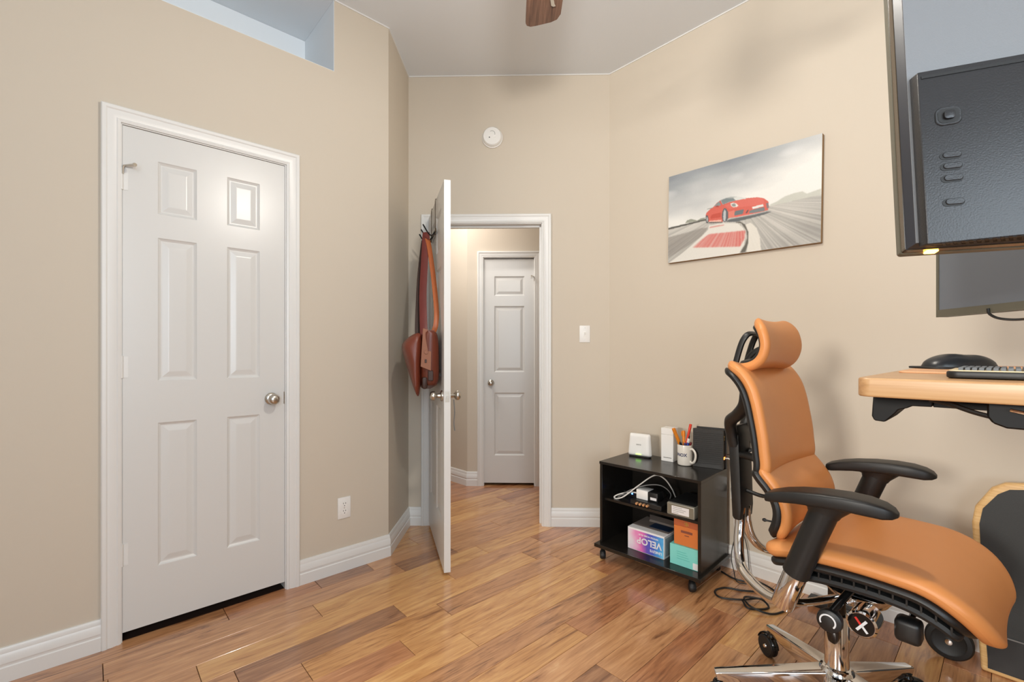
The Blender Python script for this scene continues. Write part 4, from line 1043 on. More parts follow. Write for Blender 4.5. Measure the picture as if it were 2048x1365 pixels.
# armrests
def arm(s):
    st = [(-0.097, 0.789, 0.768, 0.034), (-0.094, 0.792, 0.766, 0.037), (-0.080, 0.797, 0.767, 0.039), (-0.055, 0.806, 0.772, 0.041), (-0.015, 0.815, 0.779, 0.045), (0.040, 0.823, 0.784, 0.047), (0.095, 0.827, 0.787, 0.045), (0.140, 0.826, 0.786, 0.041), (0.172, 0.820, 0.785, 0.034), (0.190, 0.812, 0.788, 0.024), (0.199, 0.803, 0.793, 0.010)]
    vs_ = []; n = 28
    for x, zt, zb, w in st:
        for k in range(n):
            a = 2 * math.pi * k / n; ca, sa = math.cos(a), math.sin(a)
            e_ = 0.30
            vs_.append((x, s * 0.27 + w * math.copysign(abs(ca) ** e_, ca), (zt + zb) / 2 + (zt - zb) / 2 * math.copysign(abs(sa) ** 0.42, sa)))
    fs = [(i * n + k, i * n + (k + 1) % n, (i + 1) * n + (k + 1) % n, (i + 1) * n + k) for i in range(len(st) - 1) for k in range(n)]
    fs += [tuple(range(n - 1, -1, -1)), tuple((len(st) - 1) * n + k for k in range(n))]
    a_ = MB().add(vs_, fs).build('armrest', 'black_plastic', ch, angle=55)
    # flare under the pad, sleeve, chrome post
    fl = MB()
    ring = []
    for (cx, cz, rx, ry) in ((0.040, 0.758, 0.036, 0.034), (0.042, 0.768, 0.040, 0.034), (0.045, 0.780, 0.060, 0.036), (0.045, 0.792, 0.090, 0.038)):
        ring.append([(cx + rx * math.cos(q), s * 0.27 + ry * math.sin(q), cz - 0.22 * rx * math.cos(q) * (1 if cz < 0.775 else 0)) for q in np.linspace(0, 2 * math.pi, 20, endpoint=False)])
    n = 20
    fl.add([p for r_ in ring for p in r_], [(i * n + k, i * n + (k + 1) % n, (i + 1) * n + (k + 1) % n, (i + 1) * n + k) for i in range(3) for k in range(n)] + [tuple(range(n - 1, -1, -1)), tuple(3 * n + k for k in range(n))])
    fl.build('arm_flare', 'black_plastic', a_, angle=60)
    MB().cyl((0.044, s * 0.27, 0.770), (-0.028, s * 0.27, 0.572), 0.0345, 0.0335, 28).build('arm_sleeve', 'black_plastic', a_, bevel=0.002, seg=1)
    MB().cyl((-0.024, s * 0.27, 0.582), (-0.062, s * 0.27, 0.470), 0.030, 0.030, 28).build('arm_post', 'chrome', a_, bevel=0.003)
arm(-1); arm(1)
# chrome yoke: from the spine down and forward to both arm posts
for s in (-1, 1):
    MB().tube(smooth_path([(-0.287, s * 0.020, 0.640), (-0.287, s * 0.026, 0.585), (-0.283, s * 0.045, 0.530), (-0.268, s * 0.075, 0.485), (-0.240, s * 0.115, 0.460), (-0.180, s * 0.175, 0.455), (-0.115, s * 0.232, 0.462), (-0.062, s * 0.268, 0.478)]), 0.0175, 14, flat=0.72).build('yoke_arm', 'chrome', ch)
    MB().tube(smooth_path([(-0.050, s * 0.255, 0.480), (-0.02, s * 0.20, 0.470), (0.03, s * 0.10, 0.470)]), 0.011, 12).build('arm_link', 'chrome', ch)

# mechanism under the seat
mech = MB().hexa([(-0.055, -0.075, 0.475), (0.235, -0.060, 0.478), (0.235, 0.060, 0.478), (-0.055, 0.075, 0.475), (-0.075, -0.105, 0.560), (0.245, -0.100, 0.552), (0.245, 0.100, 0.552), (-0.075, 0.105, 0.560)]).build('tilt_housing', 'chrome', ch, bevel=0.020, seg=4)
MB().lathe([(0.0, 0.425), (0.034, 0.425), (0.070, 0.445), (0.095, 0.480)], 28, (0.06, 0, 0)).build('housing_belly', 'chrome', mech)
kx = (0.108, -0.115, 0.462)
kb = MB().lathe([(0.020, 0.0), (0.034, 0.012), (0.036, 0.060), (0.0355, 0.080), (0.031, 0.084), (0.0, 0.084)], 32, kx, (0, -1, 0)).build('tension_knob', 'chrome', ch)
MB().lathe([(0.0295, 0.0840), (0.0290, 0.0855), (0.0, 0.0858)], 32, kx, (0, -1, 0)).build('knob_face', 'black_gloss', kb)
def bar(p, q, w, y): 
    d_ = Vector((q[0] - p[0], 0, q[1] - p[1])).normalized(); n_ = Vector((d_.z, 0, -d_.x)) * w
    P_ = [Vector((p[0], y, p[1])) + n_, Vector((q[0], y, q[1])) + n_, Vector((q[0], y, q[1])) - n_, Vector((p[0], y, p[1])) - n_]
    return MB().hexa([tuple(v) for v in P_] + [tuple(v + Vector((0, -0.0006, 0))) for v in P_])
ky = kx[1] - 0.0858
bar((kx[0] - 0.001, kx[2] + 0.001), (kx[0] - 0.013, kx[2] + 0.017), 0.0028, ky).build('mark', 'logo_red', kb, smooth=False)
bar((kx[0] - 0.010, kx[2] - 0.016), (kx[0] + 0.012, kx[2] + 0.014), 0.0032, ky).build('mark', 'logo_white', kb, smooth=False)
bar((kx[0] + 0.002, kx[2] - 0.002), (kx[0] + 0.014, kx[2] - 0.017), 0.0028, ky).build('mark', 'logo_white', kb, smooth=False)
hk = MB().tube([(0.080, -0.090, 0.535), (0.074, -0.190, 0.528), (0.050, -0.235, 0.485)], 0.010, 12).build('height_lever', 'black_gloss', ch)
MB().lathe([(0.0, 0.0), (0.014, 0.0), (0.028, 0.012), (0.031, 0.028), (0.029, 0.040), (0.024, 0.043), (0.0, 0.043)], 28, (0.046, -0.212, 0.462), (0.05, -1, 0.05)).build('lever_knob', 'black_plastic', hk)
MB().tube([(0.046 + 0.018 * math.cos(q), -0.2556, 0.464 + 0.018 * math.sin(q)) for q in np.linspace(-0.7, 3.6, 18)], 0.0022, 6).build('mark', 'logo_white', hk)
MB().prism([(0.030, 0.450), (0.062, 0.450), (0.066, 0.415), (0.058, 0.395), (0.040, 0.400)], -0.235, -0.205, 'y').build('lever_tail', 'black_gloss', hk, bevel=0.006)
rbox(0.178, 0.232, -0.215, -0.165, 0.462, 0.520).build('tilt_paddle', 'black_plastic', ch, bevel=0.012, seg=3)
MB().tube([(0.205, -0.17, 0.505), (0.205, -0.07, 0.520)], 0.007, 10).build('paddle_rod', 'black_gloss', ch)

# gas column and five-star base
MB().lathe([(0.0, 0.175), (0.033, 0.175), (0.033, 0.372), (0.030, 0.376), (0.0, 0.376)], 32).build('column_sleeve', 'chrome', ch)
MB().lathe([(0.0, 0.37), (0.024, 0.37), (0.024, 0.470), (0.0, 0.470)], 28).build('gas_piston', 'black_gloss', ch)
MB().lathe([(0.0, 0.085), (0.050, 0.085), (0.056, 0.110), (0.052, 0.180), (0.044, 0.206), (0.036, 0.212), (0.0, 0.212)], 36).build('base_hub', 'chrome', ch)
for k in range(5):
    a0 = math.radians(70 + 72 * k)
    Rz = Matrix.Rotation(a0, 4, 'Z')
    lg = MB().hexa([(0.020, -0.022, 0.120), (0.352, -0.013, 0.098), (0.352, 0.013, 0.098), (0.020, 0.022, 0.120), (0.020, -0.030, 0.202), (0.358, -0.017, 0.128), (0.358, 0.017, 0.128), (0.020, 0.030, 0.202)]).xf(Rz).build('base_leg', 'chrome', ch, bevel=0.006, seg=3)
    st = MB().cyl((0.345, 0, 0.075), (0.345, 0, 0.100), 0.009, n=14); st.lathe([(0.015, 0.084), (0.017, 0.090), (0.012, 0.098)], 16, (0.345, 0, 0)); st.xf(Rz)
    cs = st.build('caster', 'black_gloss', ch)
    sw = math.radians([35, 150, 250, 20, 80][k])
    Cw = Rz @ Vector((0.345, 0, 0)) + Vector((math.cos(sw), math.sin(sw), 0)) * 0.018
    ax = Vector((-math.sin(sw), math.cos(sw), 0))
    for s in (-1, 1):
        MB().lathe([(0.0, 0.0), (0.026, 0.0), (0.034, 0.001), (0.040, 0.004), (0.041, 0.008), (0.040, 0.012), (0.034, 0.015), (0.028, 0.0135), (0.0, 0.0135)], 32, (Cw.x, Cw.y, 0.041) if s > 0 else (Cw.x, Cw.y, 0.041), ax * s).build('wheel', 'rubber_black', cs)
        MB().lathe([(0.0, 0.0135), (0.008, 0.0135), (0.006, 0.0175), (0.0, 0.018)], 16, (Cw.x, Cw.y, 0.041), ax * s).build('wheel_hub', 'chrome', cs)
    d_ = Vector((math.cos(sw), math.sin(sw), 0))
    MB().tube([Vector((Cw.x, Cw.y, 0.041)) + d_ * (0.046 * math.cos(q)) + Vector((0, 0, 0.046 * math.sin(q))) for q in np.linspace(0.3, 3.0, 12)], 0.012, 10, flat=0.3, up=ax).build('hood', 'black_gloss', cs)
# ------------------------------------------------------------------ standing desk, monitors and desk items
DO = Vector((0.486, 0.650, 0)); DZ = 1.163
def on_desk(x, y, z): return on_wall(DO, RR, x, y, z)
dk = thing('standing_desk', 'raised bamboo standing desk with black frame at the right', 'desk', DO, RR)
def rrect(x0, x1, y0, y1, r, n=6):
    out = []
    for cx, cy, a0 in ((x1 - r, y1 - r, 0), (x0 + r, y1 - r, 90), (x0 + r, y0 + r, 180), (x1 - r, y0 + r, 270)):
        for k in range(n + 1):
            a = math.radians(a0 + 90 * k / n); out.append((cx + r * math.cos(a), cy + r * math.sin(a)))
    return out
MB().prism(rrect(0, 1.45, 0, 0.80, 0.016), DZ - 0.0265, DZ, 'z').build('desktop', 'bamboo', dk, bevel=0.003, seg=3, angle=50)
MB().prism([(0.004, 1.136), (0.002, 1.100), (0.005, 1.093), (0.018, 1.092), (0.030, 1.106), (0.034, 1.112), (0.044, 1.1155), (0.050, 1.119), (0.072, 1.1195), (0.072, 1.136)], 0.095, 0.200, 'y').build('frame_end', 'desk_black', dk, bevel=0.0015, seg=1)
rbox(0.072, 1.38, 0.100, 0.160, 1.119, 1.136).build('frame_rail', 'desk_black', dk, bevel=0.001, seg=1)
rbox(0.072, 1.38, 0.600, 0.660, 1.112, 1.136).build('frame_rail', 'desk_black', dk, bevel=0.001, seg=1)
MB().tube(smooth_path([(0.070, 0.085, 1.131), (0.090, 0.080, 1.127), (0.115, 0.075, 1.118), (0.140, 0.070, 1.112)]), 0.0032, 8).build('motor_cable', 'cord_black', dk)
kp = MB().prism([(0.128, 1.136), (0.128, 1.118), (0.133, 1.110), (0.145, 1.105), (0.270, 1.104), (0.270, 1.136)], 0.030, 0.130, 'y').build('control_box', 'desk_black', dk, bevel=0.002, seg=1)
MB().tube([(0.148, 0.028, 1.128), (0.160, 0.026, 1.1255), (0.172, 0.028, 1.127)], 0.0022, 8).build('glint_bar', 'chrome', kp)  # chrome sliver standing in for a silver glint on the box
rbox(0.065, 1.0, 0.550, 0.556, 1.080, 1.136).build('cable_tray', 'tray_lavender', dk, smooth=False)
for x in (0.36, 1.20):
    lg = rbox(x - 0.04, x + 0.04, 0.34, 0.40, 0.03, 0.62).build('leg', 'desk_black', dk, bevel=0.004)
    rbox(x - 0.032, x + 0.032, 0.346, 0.394, 0.62, 1.115).build('leg_riser', 'desk_black', lg, bevel=0.003)
    rbox(x - 0.04, x + 0.04, 0.04, 0.72, 0.0, 0.032).build('foot', 'desk_black', dk, bevel=0.006)
    rbox(x - 0.03, x + 0.03, 0.08, 0.70, 1.112, 1.136).build('leg_bracket', 'desk_black', dk, bevel=0.002)

o = MB().prism(rrect(0.016, 1.10, 0.226, 0.760, 0.012), DZ, DZ + 0.0028, 'z').build('desk_mat', 'mat_leather', None, bevel=0.0008, seg=1)
o.location = DO; o.rotation_euler = (0, 0, RR); tag(o, 'thin tan leather mat lying on the bamboo desk', 'desk mat')
t = thing('keyboard', 'slim grey keyboard with woven dark top at the desk front', 'keyboard', on_desk(0.088, 0.060, DZ), RR)
MB().prism(rrect(0, 0.38, 0, 0.13, 0.012), 0.001, 0.010, 'z').build('tray', 'black_plastic', t, bevel=0.002, seg=2)
MB().prism(rrect(0.002, 0.378, 0.002, 0.128, 0.011), 0.0095, 0.0115, 'z').build('rim', 'cream_edge', t, bevel=0.0008, seg=1)
mb = MB()
for i in range(54):
    for j in range(9):
        x0_ = 0.012 + i * 0.0066; y0_ = 0.010 + j * 0.0125
        mb.box(x0_, x0_ + 0.0046, y0_, y0_ + 0.0105, 0.0112, 0.0150)
o = mb.build('woven_top', 'mesh_grey', t, smooth=False); o['kind'] = 'stuff'
t = thing('wrist_rest', 'black domed gel wrist rest on the leather desk mat', 'wrist rest', on_desk(0.078, 0.465, DZ + 0.003), RR + math.radians(47))
MB().prism(rrect(-0.075, 0.070, -0.035, 0.040, 0.02), 0, 0.004, 'z').build('base', 'black_soft', t, bevel=0.001, seg=1)
def dome(a, b):
    r2 = min(1.0, abs(a) ** 2.6 + abs(b) ** 2.6)
    h = 0.025 * (1 - r2) ** 0.55 * (1 - 0.18 * math.exp(-((a - 0.25) / 0.25) ** 2)) 
    k = max(abs(a), abs(b)); sc_ = 1.0
    if k > 1e-6:
        ll = (abs(a) ** 2.6 + abs(b) ** 2.6) ** (1 / 2.6); sc_ = k / ll
    return a, b, sc_
def dome_top(a, b):
    a_, b_, sc_ = dome(a, b); k = max(abs(a), abs(b))
    h = 0.026 * max(0.0, 1 - k ** 2.4) ** 0.6 * (1 - 0.10 * math.exp(-((a - 0.15) / 0.3) ** 2))
    return (a * sc_ * 0.064, b * sc_ * 0.034, 0.004 + h)
MB().shell(dome_top, lambda a, b: (dome_top(a, b)[0], dome_top(a, b)[1], 0.003), 28, 18).build('gel_pad', 'gel_black', t, angle=80)

# ---- large monitor seen from behind (local x right, -y towards the camera, z up)
MR = math.atan2(-0.37, 0.93)
mn = thing('large_monitor', 'large black monitor seen from behind at the top right', 'monitor', (0.585, 0.700, 1.343), MR)
mn.rotation_euler = (math.radians(-7), 0, MR)
MWd, MHt = 0.62, 0.46
MB().prism(rrect(0, MWd, 0, MHt, 0.004, 3), -0.014, 0.0, 'y').build('bezel_rim', 'mon_side', mn, bevel=0.001, seg=1)
MB().prism(rrect(0.001, MWd - 0.001, 0.001, MHt - 0.001, 0.004, 3), -0.0285, -0.014, 'y').build('side_band', 'mon_film', mn, smooth=False)
MB().hexa([(0.002, -0.0285, 0.002), (MWd - 0.002, -0.0285, 0.002), (MWd - 0.002, -0.0285, MHt - 0.002), (0.002, -0.0285, MHt - 0.002), (0.0085, -0.042, 0.006), (MWd - 0.0085, -0.042, 0.006), (MWd - 0.0085, -0.042, MHt - 0.006), (0.0085, -0.042, MHt - 0.006)]).build('chamfer', 'mon_navy', mn, smooth=False)
bc = rbox(0.0088, MWd - 0.0088, -0.0435, -0.0415, 0.0065, MHt - 0.0065).build('back_cover', 'mon_grey', mn, smooth=False)
MB().prism(rrect(0.006, MWd - 0.006, 0.010, MHt - 0.006, 0.002, 2), 0.0, 0.001, 'y').build('screen', 'screen_reflection', mn, smooth=False)
HXL, HZT = 0.0115, 0.259
hs = MB().hexa([(HXL, -0.043, 0.000), (MWd - HXL, -0.043, 0.000), (MWd - HXL, -0.043, HZT), (HXL, -0.043, HZT), (HXL + 0.002, -0.064, -0.003), (MWd - HXL - 0.002, -0.064, 0.020), (MWd - HXL - 0.002, -0.064, HZT - 0.004), (HXL + 0.002, -0.064, HZT - 0.005)]).build('electronics_housing', 'mon_dark', mn, bevel=0.0018, seg=3)
mb = MB()
for k in range(66):
    x0_ = 0.030 + k * 0.0082; zf = -0.003 + 0.023 * (x0_ / 0.62); zb = 0.0004
    def lerp_(t_): return (-0.064 + 0.021 * t_, zf + (zb - zf) * t_)
    (ya, za), (yb_, zb_) = lerp_(0.10), lerp_(0.85)
    mb.hexa([(x0_, ya, za), (x0_ + 0.0035, ya, za), (x0_ + 0.0115, yb_, zb_), (x0_ + 0.008, yb_, zb_), (x0_, ya, za - 0.0007), (x0_ + 0.0035, ya, za - 0.0007), (x0_ + 0.0115, yb_, zb_ - 0.0007), (x0_ + 0.008, yb_, zb_ - 0.0007)])
o = mb.build('vent_slats', 'black_soft', hs, smooth=False); o['kind'] = 'stuff'
rbox(HXL + 0.006, MWd - HXL - 0.006, -0.0650, -0.0636, HZT - 0.0165, HZT - 0.0125).build('handle_slot', 'black_soft', hs, smooth=False)
JX, JZ = 0.0448, 0.1805
jk = MB().prism([(JX + x, JZ + z) for x, z in rrect(-0.0148, 0.0148, -0.0135, 0.0135, 0.009)], -0.0655, -0.0638, 'y').build('joystick_ring', 'mon_dark', hs, bevel=0.0008, seg=1)
MB().prism([(JX + x, JZ + z) for x, z in rrect(-0.0118, 0.0118, -0.0105, 0.0105, 0.007)], -0.0659, -0.0652, 'y').build('joystick_well', 'black_soft', jk, smooth=False)
MB().prism([(JX + x, JZ + z) for x, z in rrect(-0.0062, 0.0062, -0.0062, 0.0062, 0.004)], -0.0700, -0.0658, 'y').build('joystick', 'mon_dark', jk, bevel=0.001, seg=2)
for z in (0.122, 0.106, 0.0886, 0.0541):
    b_ = MB().prism([(JX - 0.0003 + x, z + q) for x, q in rrect(-0.0122, 0.0122, -0.0056, 0.0056, 0.0055)], -0.0646, -0.0636, 'y').build('button_well', 'black_soft', hs, smooth=False)
    MB().prism([(JX + 0.0012 + x, z + 0.0008 + q) for x, q in rrect(-0.0102, 0.0102, -0.0042, 0.0042, 0.0041)], -0.0660, -0.0640, 'y').build('button', 'mon_dark', b_, bevel=0.0006, seg=1)
rbox(0.027, 0.041, -0.026, -0.014, -0.0022, 0.0012).build('power_light', 'led_amber', mn, bevel=0.001, seg=1)
ar = MB().tube([on_wall(Vector((0, 0, 0)), 0, 0.31, -0.064, 0.12), (0.31, -0.115, 0.12)], 0.03, 20).build('mount_plate', 'black_plastic', mn)
t = thing('pole_mount', 'black pole arm carrying the large monitor', 'monitor mount', (0.985, 0.420, DZ))
MB().cyl((0, 0, 0), (0, 0, 0.42), 0.018).build('pole', 'black_plastic', t)
MB().lathe([(0, 0), (0.045, 0), (0.045, 0.012), (0.02, 0.02), (0, 0.02)], 24).build('clamp', 'black_plastic', t)
MB().tube([(0, 0, 0.30), (-0.09, 0.05, 0.305), (-0.165, 0.068, 0.31)], 0.016, 12).build('boom', 'black_plastic', t)

# ---- second monitor, screen towards the room
M2R = math.atan2(-0.99, -0.10)
m2 = thing('small_monitor', 'second monitor with screen greyed by painted reflection below the large one', 'monitor', (1.014, 1.100, 1.281), M2R)
rbox(0, 0.40, 0.004, 0.026, 0, 0.26).build('back_shell', 'black_plastic', m2, bevel=0.003)
slab_holes(MB(), 0, 0.40, 0, 0.26, 0.0, 0.005, [(0.0075, 0.3925, 0.017, 0.253)]).build('bezel', 'mon_side', m2, smooth=False)
rbox(0.0075, 0.3925, 0.0015, 0.0045, 0.017, 0.253).build('screen', 'screen_reflection', m2, smooth=False)
MB().cyl((0.20, 0.026, 0.17), (0.20, 0.060, 0.17), 0.04).build('mount_plate', 'black_plastic', m2)
rbox(0.05, 0.36, 0.0262, 0.0300, 0.035, 0.055).build('back_light_strip', 'led_warm', m2, smooth=False)
t = thing('pole_mount', 'black pole arm carrying the second monitor', 'monitor mount', (1.262, 0.860, DZ))
MB().cyl((0, 0, 0), (0, 0, 0.40), 0.018).build('pole', 'black_plastic', t)
MB().lathe([(0, 0), (0.045, 0), (0.045, 0.012), (0.02, 0.02), (0, 0.02)], 24).build('clamp', 'black_plastic', t)
MB().tube([(0, 0, 0.288), (-0.10, 0.018, 0.288), (-0.205, 0.036, 0.288)], 0.016, 12).build('boom', 'black_plastic', t)
mb = MB().tube(smooth_path([(0.998, 0.965, 1.290), (1.000, 0.963, 1.278), (1.006, 0.950, 1.268), (1.020, 0.930, 1.264), (1.034, 0.905, 1.267), (1.045, 0.880, 1.276), (1.050, 0.860, 1.300)]), 0.0026, 8)
tag(mb.build('monitor_cable', 'cord_black', None), 'black cable drooping below the second monitor', 'cable')

# ------------------------------------------------------------------ walking pad leaning on the wall under the desk
bd = thing('walking_pad', 'black walking pad with plywood rim standing against the wall', 'walking pad', on_wall(C2, RR, 1.775, -0.115, 0), RR)
def pad_outline(ins):
    r = 0.075 - ins * 0.6
    pts = [(0.012 + ins, 0.0 + ins), (0.0 + ins, 0.20), (-0.008 + ins, 0.45), (-0.012 + ins, 0.55), (-0.004 + ins * 1.05, 0.61), (0.040 + ins * 0.8, 0.690 - ins * 0.9), (0.075 + ins * 0.5, 0.715 - ins), (0.12, 0.722 - ins), (0.85 - ins, 0.722 - ins), (0.85 - ins, 0.0 + ins)]
    return pts
MB().prism(pad_outline(0.0), -0.040, 0.0, 'y').build('plywood_rim', 'plywood', bd, bevel=0.010, seg=3, angle=60)
MB().prism(pad_outline(0.020), -0.043, -0.038, 'y').build('belt', 'board_black', bd, smooth=False)
rbox(0.030, 0.83, -0.0455, -0.042, 0.02, 0.150).build('end_band', 'board_band', bd, smooth=False)
rbox(0.030, 0.83, -0.0465, -0.0445, 0.150, 0.1545).build('band_line', 'cord_grey', bd, smooth=False)
wh = MB().lathe([(0.0, -0.014), (0.052, -0.014), (0.066, -0.012), (0.072, -0.005), (0.072, 0.005), (0.066, 0.012), (0.052, 0.014), (0.046, 0.010), (0.0, 0.010)], 40, (-0.075, -0.042, 0.073), (0, -1, 0)).build('transport_wheel', 'rubber_black', bd)
MB().lathe([(0.0, 0.010), (0.013, 0.010), (0.011, 0.018), (0.0, 0.019)], 20, (-0.075, -0.042, 0.073), (0, -1, 0)).build('wheel_hub', 'chrome', wh)
MB().tube([(-0.075, -0.022, 0.073), (-0.05, -0.018, 0.12), (0.02, -0.018, 0.16)], 0.010, 10).build('wheel_bracket', 'chrome', bd)

# ------------------------------------------------------------------ hook rack and shoulder bag on the open door
DL = Vector((HX - 0.010, HY, 0.020))
rk = thing('hook_rack', 'bronze over-door hook rack on the open door', 'hook rack', DL, R2)
for x in (0.20, 0.40):
    MB().tube([(x, 0.020, 2.098), (x, -0.004, 2.098), (x, -0.006, 2.085), (x, -0.006, 1.88)], 0.0042, 6, flat=0.5, up=(1, 0, 0)).build('hanger_strap', 'hook_bronze', rk)
rbox(0.15, 0.47, -0.012, -0.007, 1.885, 1.905).build('rail', 'hook_bronze', rk, bevel=0.001, seg=1)
for k, x in enumerate((0.19, 0.31, 0.43)):
    MB().tube(smooth_path([(x, -0.010, 1.895), (x, -0.030, 1.870), (x, -0.052, 1.885), (x, -0.080, 1.930)]), 0.0042, 8).build('hook', 'black_gloss', rk)
    MB().lathe([(0, -0.005), (0.005, 0), (0, 0.005)], 8, (x, -0.080, 1.930)).build('hook_tip', 'black_gloss', rk)

bg = thing('shoulder_bag', 'brown leather shoulder bag hanging from the open door', 'bag', DL, R2)
def bag_body(sgn):
    def f(a, b):
        x = 0.515 + 0.165 * a; z = 1.135 + 0.158 * b
        bulge = (1 - abs(a) ** 5) ** 0.4 * (1 - abs(b) ** 4) ** 0.35
        yc = -0.062; w = 0.016 + 0.036 * bulge * (1.0 - 0.12 * b)
        zz = z - 0.012 * (1 - a * a) * (1 if b < 0 else 0.2) + 0.02 * a * (b < 0) * abs(b)
        return (x + 0.012 * b * a, yc + sgn * w, zz)
    return f
body = MB().shell(bag_body(-1), bag_body(1), 22, 22).build('bag_body', 'bag_leather', bg, angle=70)
fl = MB()
def flap(sgn):
    prof = smooth_path([(-0.075, 1.300), (-0.120, 1.295), (-0.170, 1.262), (-0.198, 1.225), (-0.192, 1.170), (-0.165, 1.080), (-0.140, 0.990), (-0.122, 0.940)], 4)
    def f(a, b):
        pass
    return prof
pr = [(-0.100, 1.290), (-0.140, 1.282), (-0.182, 1.250), (-0.206, 1.222), (-0.204, 1.190), (-0.180, 1.105), (-0.155, 1.010), (-0.135, 0.950), (-0.120, 0.940), (-0.112, 0.975), (-0.108, 1.090), (-0.098, 1.20)]
nst = 12; vs_ = []; n = len(pr)
cyp = sum(p[0] for p in pr) / n; czp = sum(p[1] for p in pr) / n
for i in range(nst + 1):
    q = i / nst; x = 0.36 + 0.31 * q; k = max(0.05, 1 - abs(2 * q - 1) ** 6) ** 0.5
    for (y, z) in pr:
        drop = 0.10 * (0.5 - q) if z < 1.05 else 0
        vs_.append((x, cyp + (y - cyp) * k, czp + (z - czp) * (0.75 + 0.25 * k) + drop * 0.5))
fs = [(i * n + k, i * n + (k + 1) % n, (i + 1) * n + (k + 1) % n, (i + 1) * n + k) for i in range(nst) for k in range(n)] + [tuple(range(n - 1, -1, -1)), tuple(nst * n + k for k in range(n))]
MB().add(vs_, fs).build('front_flap', 'bag_flap', bg, angle=60, subsurf=1)
mb = MB()
mb.add([(0.690, -0.118, 1.098), (0.690, -0.064, 1.075), (0.676, -0.058, 1.290), (0.676, -0.104, 1.305), (0.686, -0.118, 1.098), (0.686, -0.064, 1.075), (0.672, -0.058, 1.290), (0.672, -0.104, 1.305)], [(0, 1, 2, 3), (4, 7, 6, 5), (0, 4, 5, 1), (1, 5, 6, 2), (2, 6, 7, 3), (3, 7, 4, 0)])
tb = mb.build('closing_tab', 'bag_tab', bg, bevel=0.001, seg=1)
rbox(0.6885, 0.6925, -0.096, -0.086, 1.118, 1.136).build('turn_lock', 'bag_dark', tb, bevel=0.001, seg=1)
MB().lathe([(0.0, 0.0), (0.011, 0.0), (0.010, 0.0015), (0.0, 0.0015)], 20, (0.6865, -0.088, 1.175), (1, 0, 0.1)).build('snap', 'bag_tab', tb)
rbox(0.660, 0.686, -0.078, -0.050, 1.020, 1.075).build('buckle_strap', 'bag_dark', bg, bevel=0.003, seg=1)
rbox(0.640, 0.676, -0.108, -0.080, 0.975, 1.04).build('lower_gusset', 'bag_dark', bg, bevel=0.010, seg=2)
def strap(name, pts, m, w=0.018, th=0.16, up=(0, 1, 0)): return MB().tube(smooth_path(pts, 6), w, 8, flat=th, up=up).build(name, m, bg)
strap('shoulder_strap', [(0.330, -0.052, 1.875), (0.345, -0.054, 1.905), (0.365, -0.058, 1.875), (0.420, -0.072, 1.70), (0.500, -0.088, 1.50), (0.590, -0.092, 1.300), (0.600, -0.090, 1.262)], 'strap_red', 0.021, 0.16, (0, 1, 0))
strap('shoulder_strap', [(0.300, -0.060, 1.865), (0.320, -0.070, 1.80), (0.400, -0.096, 1.60), (0.510, -0.116, 1.33), (0.540, -0.116, 1.262)], 'bag_dark', 0.018, 0.16, (0, 1, 0))
strap('hand_strap', [(0.370, -0.050, 1.865), (0.400, -0.040, 1.80), (0.480, -0.024, 1.60), (0.560, -0.018, 1.42), (0.590, -0.024, 1.335), (0.585, -0.036, 1.290)], 'strap_orange', 0.014, 0.18, (0, 1, 0))
for y in (-0.090, -0.104): MB().tube([(0.548 + 0.008 * math.cos(q), y, 1.318 + 0.024 * math.sin(q)) for q in np.linspace(0, 2 * math.pi, 16, endpoint=False)], 0.0025, 6, closed=True).build('strap_ring', 'nickel', bg)

# ------------------------------------------------------------------ cords between cart, wall and floor
def wpt(s, d, z): return on_wall(C2, RR, s, -d, z)
t = thing('plug_adapter', 'white round plug adapter on the wall behind the cart', 'plug', wpt(0.845, 0.0, 0.440), RR)
rbox(-0.036, 0.036, -0.006, 0, -0.058, 0.058).build('outlet_plate', 'white_plastic', t, bevel=0.003)
MB().lathe([(0.0, 0.0), (0.020, 0.002), (0.024, 0.014), (0.022, 0.034), (0.014, 0.042), (0.0, 0.043)], 24, (0, -0.006, 0.004), (0, -1, 0)).build('plug_body', 'white_soft', t)
def cord(name, pts, r, m, label):
    return tag(MB().tube(smooth_path(pts, 8), r, 8).build(name, m, None), label, 'cord')
cord('hanging_cord', [on_cart(0.592, 0.306, 0.620), wpt(0.842, 0.10, 0.622), wpt(0.866, 0.075, 0.585), wpt(0.862, 0.06, 0.52), wpt(0.850, 0.055, 0.465), wpt(0.847, 0.048, 0.446)], 0.0036, 'cord_white', 'white power cord running from the console to the wall plug')
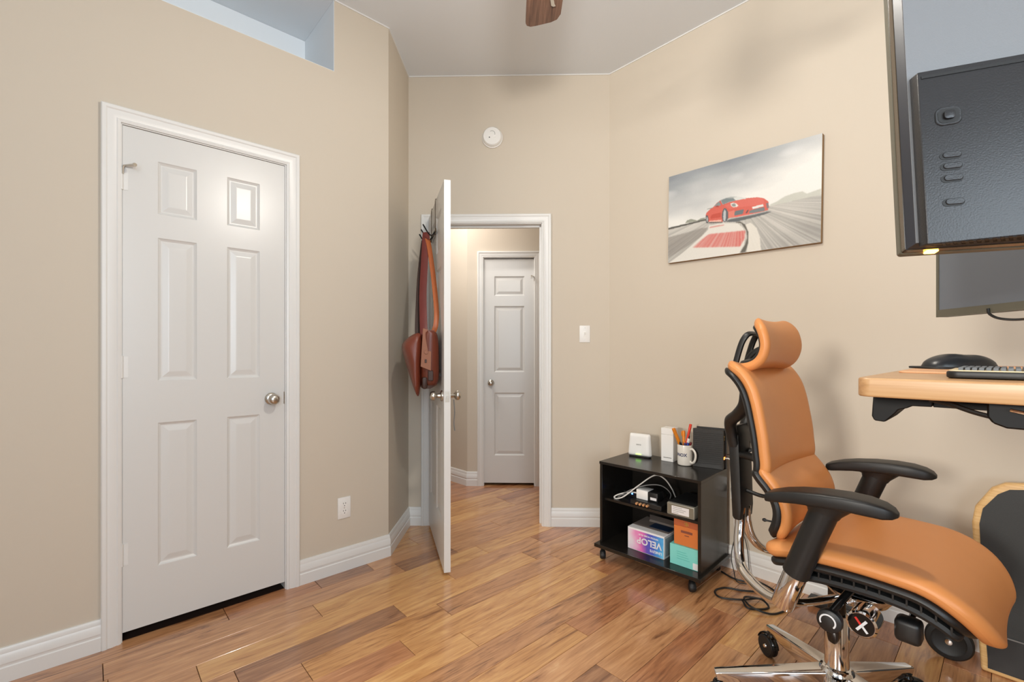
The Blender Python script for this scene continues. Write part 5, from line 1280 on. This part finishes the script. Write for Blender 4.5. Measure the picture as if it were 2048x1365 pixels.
cord('hanging_cord', [wpt(0.850, 0.050, 0.440), wpt(0.858, 0.050, 0.38), wpt(0.846, 0.050, 0.27), wpt(0.872, 0.045, 0.16), wpt(0.880, 0.050, 0.06), wpt(0.90, 0.07, 0.006)], 0.0026, 'cord_white', 'thin white cord hanging from the wall plug to the floor')
cord('hanging_cord', [on_cart(0.592, 0.318, 0.640), wpt(0.848, 0.085, 0.640), wpt(0.885, 0.05, 0.60), wpt(0.892, 0.035, 0.45), wpt(0.868, 0.03, 0.30), wpt(0.905, 0.03, 0.15), wpt(0.93, 0.06, 0.006)], 0.0022, 'cord_black', 'thin black cord hanging behind the chair back')
cord('hanging_cord', [wpt(0.90, 0.040, 0.30), wpt(0.862, 0.075, 0.20), wpt(0.846, 0.085, 0.10), wpt(0.865, 0.10, 0.03), wpt(0.90, 0.15, 0.005), wpt(0.945, 0.14, 0.005)], 0.0024, 'cord_black', 'black cord drooping beside the cart side panel')
cord('extension_cord', [wpt(0.80, 0.10, 0.005), wpt(0.88, 0.13, 0.005), wpt(0.97, 0.11, 0.005), wpt(1.02, 0.16, 0.006), wpt(0.96, 0.22, 0.005), wpt(0.885, 0.26, 0.005), wpt(0.865, 0.33, 0.005), wpt(0.91, 0.37, 0.006), wpt(0.99, 0.33, 0.012), wpt(1.05, 0.26, 0.014), wpt(1.10, 0.30, 0.006), wpt(1.04, 0.37, 0.006), wpt(1.00, 0.34, 0.016)], 0.0045, 'cord_black', 'black cord lying in loops on the floor behind the chair')
cord('extension_cord', [wpt(0.95, 0.08, 0.015), wpt(1.05, 0.10, 0.006), wpt(1.12, 0.17, 0.006), wpt(1.08, 0.26, 0.022), wpt(1.00, 0.31, 0.022), wpt(1.05, 0.37, 0.018), wpt(1.13, 0.34, 0.006), wpt(1.17, 0.22, 0.006), wpt(1.20, 0.08, 0.006)], 0.0045, 'cord_black', 'second black cord looped on the floor near the baseboard')
t = thing('power_strip', 'black power strip on the floor behind the chair', 'power strip', wpt(1.33, 0.09, 0), RR)
rbox(-0.12, 0.12, -0.028, 0.028, 0, 0.036).build('case', 'black_plastic', t, bevel=0.004)
for k in range(4): rbox(-0.095 + k * 0.05, -0.065 + k * 0.05, -0.014, 0.014, 0.0355, 0.0370).build('socket', 'slot_dark', t, smooth=False)
